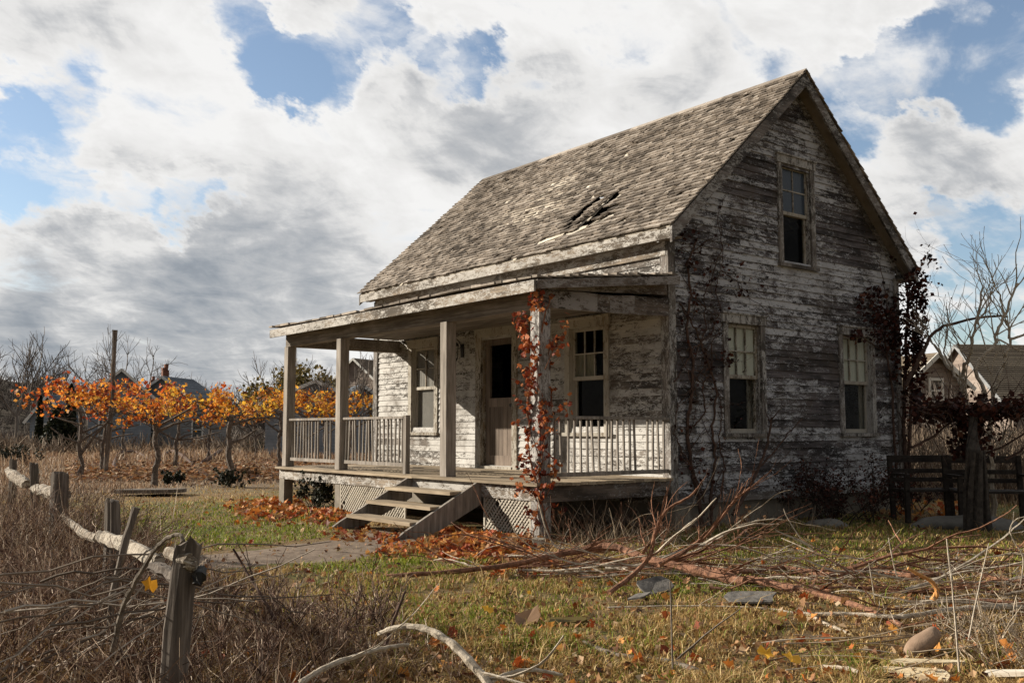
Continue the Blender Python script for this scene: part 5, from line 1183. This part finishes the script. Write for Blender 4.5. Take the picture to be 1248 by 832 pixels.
def leafy(name,label,u,d,h,w,mat='olive',n=1500,ls=.22,cat='tree'):
    c=A(u,518,d); c.z=0; t=thing(name,label,cat,c); mb=MB(); tips=[]
    mb.tube(wig(c,(0,0,1),h*.35,4,.06),taper(h*.03,h*.022,5),7); mb.build('trunk',M['barkd'],t); mb=MB()
    for _ in range(7): grow(mb,c+Vector((0,0,h*.25)),Vector((uni(-1,1),uni(-1,1),uni(.3,1.2))).normalized(),h*.28,h*.012,2,.15,(2,3),.7,.8,.05,4,4,tips,.01)
    lm=MB()
    for _ in range(n):
        q=random.choice(tips); lm.leaf(q+Vector((random.gauss(0,1),random.gauss(0,1),random.gauss(0,1)))*h*.035,ls*uni(.6,1.3),simple=True)
    mb.build('limbs',M['barkd'],t); lm.build('crown',M[mat],t); return t
leafy('olive_tree','olive green leafy tree just right of the leftmost porch post',362,52,5.4,3,n=2200)
leafy('olive_tree','olive green leafy tree above the blue grey roof seen through the porch',392,54,5.4,3,n=2200)
leafy('olive_tree','yellowish green tree just left of the porch roof',347,58,5.6,3,n=2000)
def conifer(name,label,u,d,h,w):
    c=A(u,518,d); c.z=0; t=thing(name,label,'hedge',c); mb=MB(); mb.tube([c,c+Vector((0,0,h*.8))],[.08,.02],6); mb.build('trunk',M['barkd'],t); lm=MB()
    for _ in range(2600):
        z=rnd()**.8; r=w*(1-z)**.6*(.75+.35*noise.noise(Vector((z*5,u,0))))*math.sqrt(rnd()); a=uni(0,6.28); lm.leaf(c+Vector((math.cos(a)*r,math.sin(a)*r,z*h)),uni(.10,.22),simple=True)
    lm.build('foliage',M['darkgreen'],t); return t
conifer('dark_conifer','narrow black green conifer beside the white trimmed cottage',85,55,hz(462,55),.7)
conifer('dark_hedge_bush','wide dark hedge bush in front of the white trimmed cottage',70,55,hz(488,55),1.3)
conifer('dark_hedge_bush','narrow dark hedge bush left of the white trimmed cottage',48,57,hz(476,57),.4)
# wooded hill and far woods
def hillh(s,t):  # s along, t depth
    return 0
c0=A(-100,518,120); c1=A(520,518,150)
def hill(name,u0,u1,d,prof,mat):
    n=60; mb=MB(); 
    for i in range(n+1):
        u=u0+(u1-u0)*i/n; base=A(u,518,d)
        h=np.interp(u,[p[0] for p in prof],[hz(p[1],d) for p in prof])+.5*noise.noise(Vector((u*.05,0,9)))
        f=Vector((FW.x,FW.y,0)).normalized()
        for k,(off,hf) in enumerate(((-25,-.3),(-14,.45),(-5,.85),(0,1.0),(12,.9),(40,.0))): p=base+f*off; mb.v.append((p.x,p.y,-.4+(h+.4)*max(0,hf)+.5*noise.noise(Vector((u*.11,off*.2,2)))*(hf>0)))
    for i in range(n):
        for k in range(5): a=i*6+k; mb.f.append((a,a+6,a+7,a+1))
    o=mb.build(name,mat,smooth=True); tag(o,kind='structure'); return o
hill('hills',-420,640,130,[(-420,440),(-100,455),(0,455),(60,464),(150,482),(260,486),(400,490),(640,495)],plain('wooded_hill',(.035,.028,.020),(.09,.07,.05),.6,1,.8))
hill('hills',900,1700,120,[(900,495),(1100,492),(1250,490),(1700,470)],bpy.data.materials['wooded_hill'])
mb=MB()
for _ in range(1500):
    u_=uni(-250,330) if rnd()<.8 else uni(330,560); d=uni(84,128) if rnd()<.5 else uni(112,132); p=A(u_,518,d); 
    hb=np.interp(u_,[-420,-100,0,60,150,260,400,640],[hz(v_,130) for v_ in(440,455,455,464,482,486,490,495)]); p.z=max(0,hb*(1-abs(d-130)/25))
    for k in range(7):
        w_=wig(p,Vector((uni(-.7,.7),uni(-.7,.7),1)),uni(.8,1.9),4,.2); mb.tube(w_,taper(.05,.02,5),3,cap=False)
for _ in range(400):
    u_=uni(1090,1500); d=uni(60,110); p=A(u_,518,d); p.z=0
    for k in range(7): mb.tube(wig(p,Vector((uni(-.7,.7),uni(-.7,.7),1)),uni(.8,2.2),4,.2),taper(.05,.02,5),3,cap=False)
tag(mb.build('woods',M['twig_far']),'bare brown woods covering the far hillside','woods',kind='stuff')
mb=MB()
for _ in range(260):
    u_=uni(-120,120) if rnd()<.7 else uni(120,345); d=uni(48,66); p=A(u_,518,d); p.z=0; 
    for k in range(10): mb.tube(wig(p,Vector((uni(-1,1),uni(-1,1),1)),uni(.5,1.3),4,.2),taper(.03,.012,5),3,cap=False)
for _ in range(500):
    u_=uni(1095,1330); d=uni(17,30); p=A(u_,518,d); p.z=0
    for k in range(9): mb.tube(wig(p,Vector((uni(-.6,.6),uni(-.6,.6),1)),uni(.6,1.5),4,.15),taper(.010,.004,5),3,cap=False)
tag(mb.build('hedgerow_brush',twigmat('hedgerow_twigs',[(0,(.08,.055,.04)),(.5,(.20,.15,.11)),(1,(.34,.27,.20))])),'brown brush along the far edge of the field','brush',kind='stuff')
# ------------------------------------------------------------------ arbour, trunk and benches in the shade on the right
DA=12.6
ar=thing('arbour','dark rustic arbour overgrown with a creeper at the right edge','arbour',gz(A(1215,518,DA)-Vector((0,0,1.25))))
def gd(u,d): p=A(u,518,d); return Vector((p.x,p.y,0))
mb=MB(); mb.tube([A(1118,500,DA),A(1150,492,DA),A(1190,498,DA),A(1240,495,DA),A(1300,494,DA)],.045,7,.3); mb.build('beam',M['vinebark'],ar)
mb=MB(); mb.tube([gd(1262,DA),A(1262,494,DA)],.05,7,.2); mb.build('upright',M['vinebark'],ar)
lm=MB(); sm=MB()
for _ in range(1100):
    u_=uni(1112,1300); q=A(u_,random.gauss(500,9),DA+uni(-.35,.35)); lm.leaf(q,uni(.05,.10),simple=True)
for _ in range(420): q=A(random.gauss(1182,12),uni(505,560),DA+uni(-.2,.2)); lm.leaf(q,uni(.05,.1),simple=True)
for _ in range(120):
    u_=uni(1112,1290); sm.tube(wig(A(u_,500,DA+uni(-.3,.3)),Vector((uni(-1,1),uni(-1,1),uni(-1,.9))),uni(.2,.9),6,.25),taper(.008,.002,7),3,cap=False)
for a,b in(((1112,545),(1165,508)),((1180,560),(1262,520)),((1225,560),(1262,530)),((1165,505),(1200,560))): sm.tube([A(a[0],a[1],DA),A((a[0]+b[0])/2,(a[1]+b[1])/2+5,DA),A(b[0],b[1],DA)],[.02,.016,.01],5,.2)
sm.build('canes',M['vinebark'],ar); lm.build('leaves',M['darkleaf'],ar)
gt=thing('gnarled_trunk','thick gnarled old vine trunk holding up the arbour creeper','trunk',gd(1187,DA-.4)); mb=MB()
q0=gd(1187,DA-.4); Q=[q0-Vector((0,0,.1)),q0+Vector((0,0,.25)),q0+Vector((.02,0,.6)),q0+Vector((0,.03,1.0)),A(1186,505,DA-.2)]; mb.tube(Q,[.12,.10,.09,.08,.06],11,.30); M['oldbark']=plain('old_vine_bark',(.022,.019,.017),(.10,.085,.072),14,.9,.9); mb.build('trunk',M['oldbark'],gt)
mb=MB()
for k in range(7): 
    a=k*.9; mb.tube([q0+Vector((.12*math.cos(a),.14*math.sin(a),-.05)),q0+Vector((.12*math.cos(a+.3),.12*math.sin(a+.3),.5)),q0+Vector((.10*math.cos(a+.8),.10*math.sin(a+.8),1.0))],[.04,.03,.02],5,.3)
mb.build('stems',M['oldbark'],gt)
def bench(label,u,d,w,yaw):
    c=gd(u,d); t=thing('garden_bench',label,'bench',c,'dark wooden benches in the shade'); r=(RT*math.cos(yaw)+Vector((FW.x,FW.y,0)).normalized()*math.sin(yaw)).normalized(); f=Vector((-r.y,r.x,0)); Z=Vector((0,0,1))
    m=M['benchw']
    def bar(nm,a,b,w_,h_,up=(0,0,1)): mb=MB(); mb.bar(c+a,c+b,w_,h_,up); mb.build(nm,m,t)
    for s in(-1,1):
        bar('leg',r*s*w/2-f*.22+Z*0,r*s*w/2-f*.22+Z*.62,.06,.06,r); bar('leg',r*s*w/2+f*.22,r*s*w/2+f*.30+Z*.90,.06,.06,r); bar('armrest',r*s*w/2-f*.26+Z*.64,r*s*w/2+f*.26+Z*.64,.07,.035)
    mb=MB()
    for k in range(4): o=-.2+.125*k; mb.bar(c-r*(w/2+.02)+f*o+Z*.43,c+r*(w/2+.02)+f*o+Z*.43,.10,.03)
    mb.build('seat',m,t); mb=MB()
    for z_ in(.56,.68,.85): mb.bar(c-r*(w/2)+f*(.22+z_*.09)+Z*z_,c+r*(w/2)+f*(.22+z_*.09)+Z*z_,.03,.10 if z_>.8 else .06)
    mb.build('backrest',m,t); return t
M['benchw']=wood('dark_bench_wood',(.012,.010,.009),(.035,.028,.024),(.07,.06,.05),0,20)
bench('dark garden bench left of the gnarled trunk, beside the house corner',1130,13.6,.85,.05)
bench('dark garden bench right of the gnarled trunk under the arbour',1205,13.2,1.0,-.05)
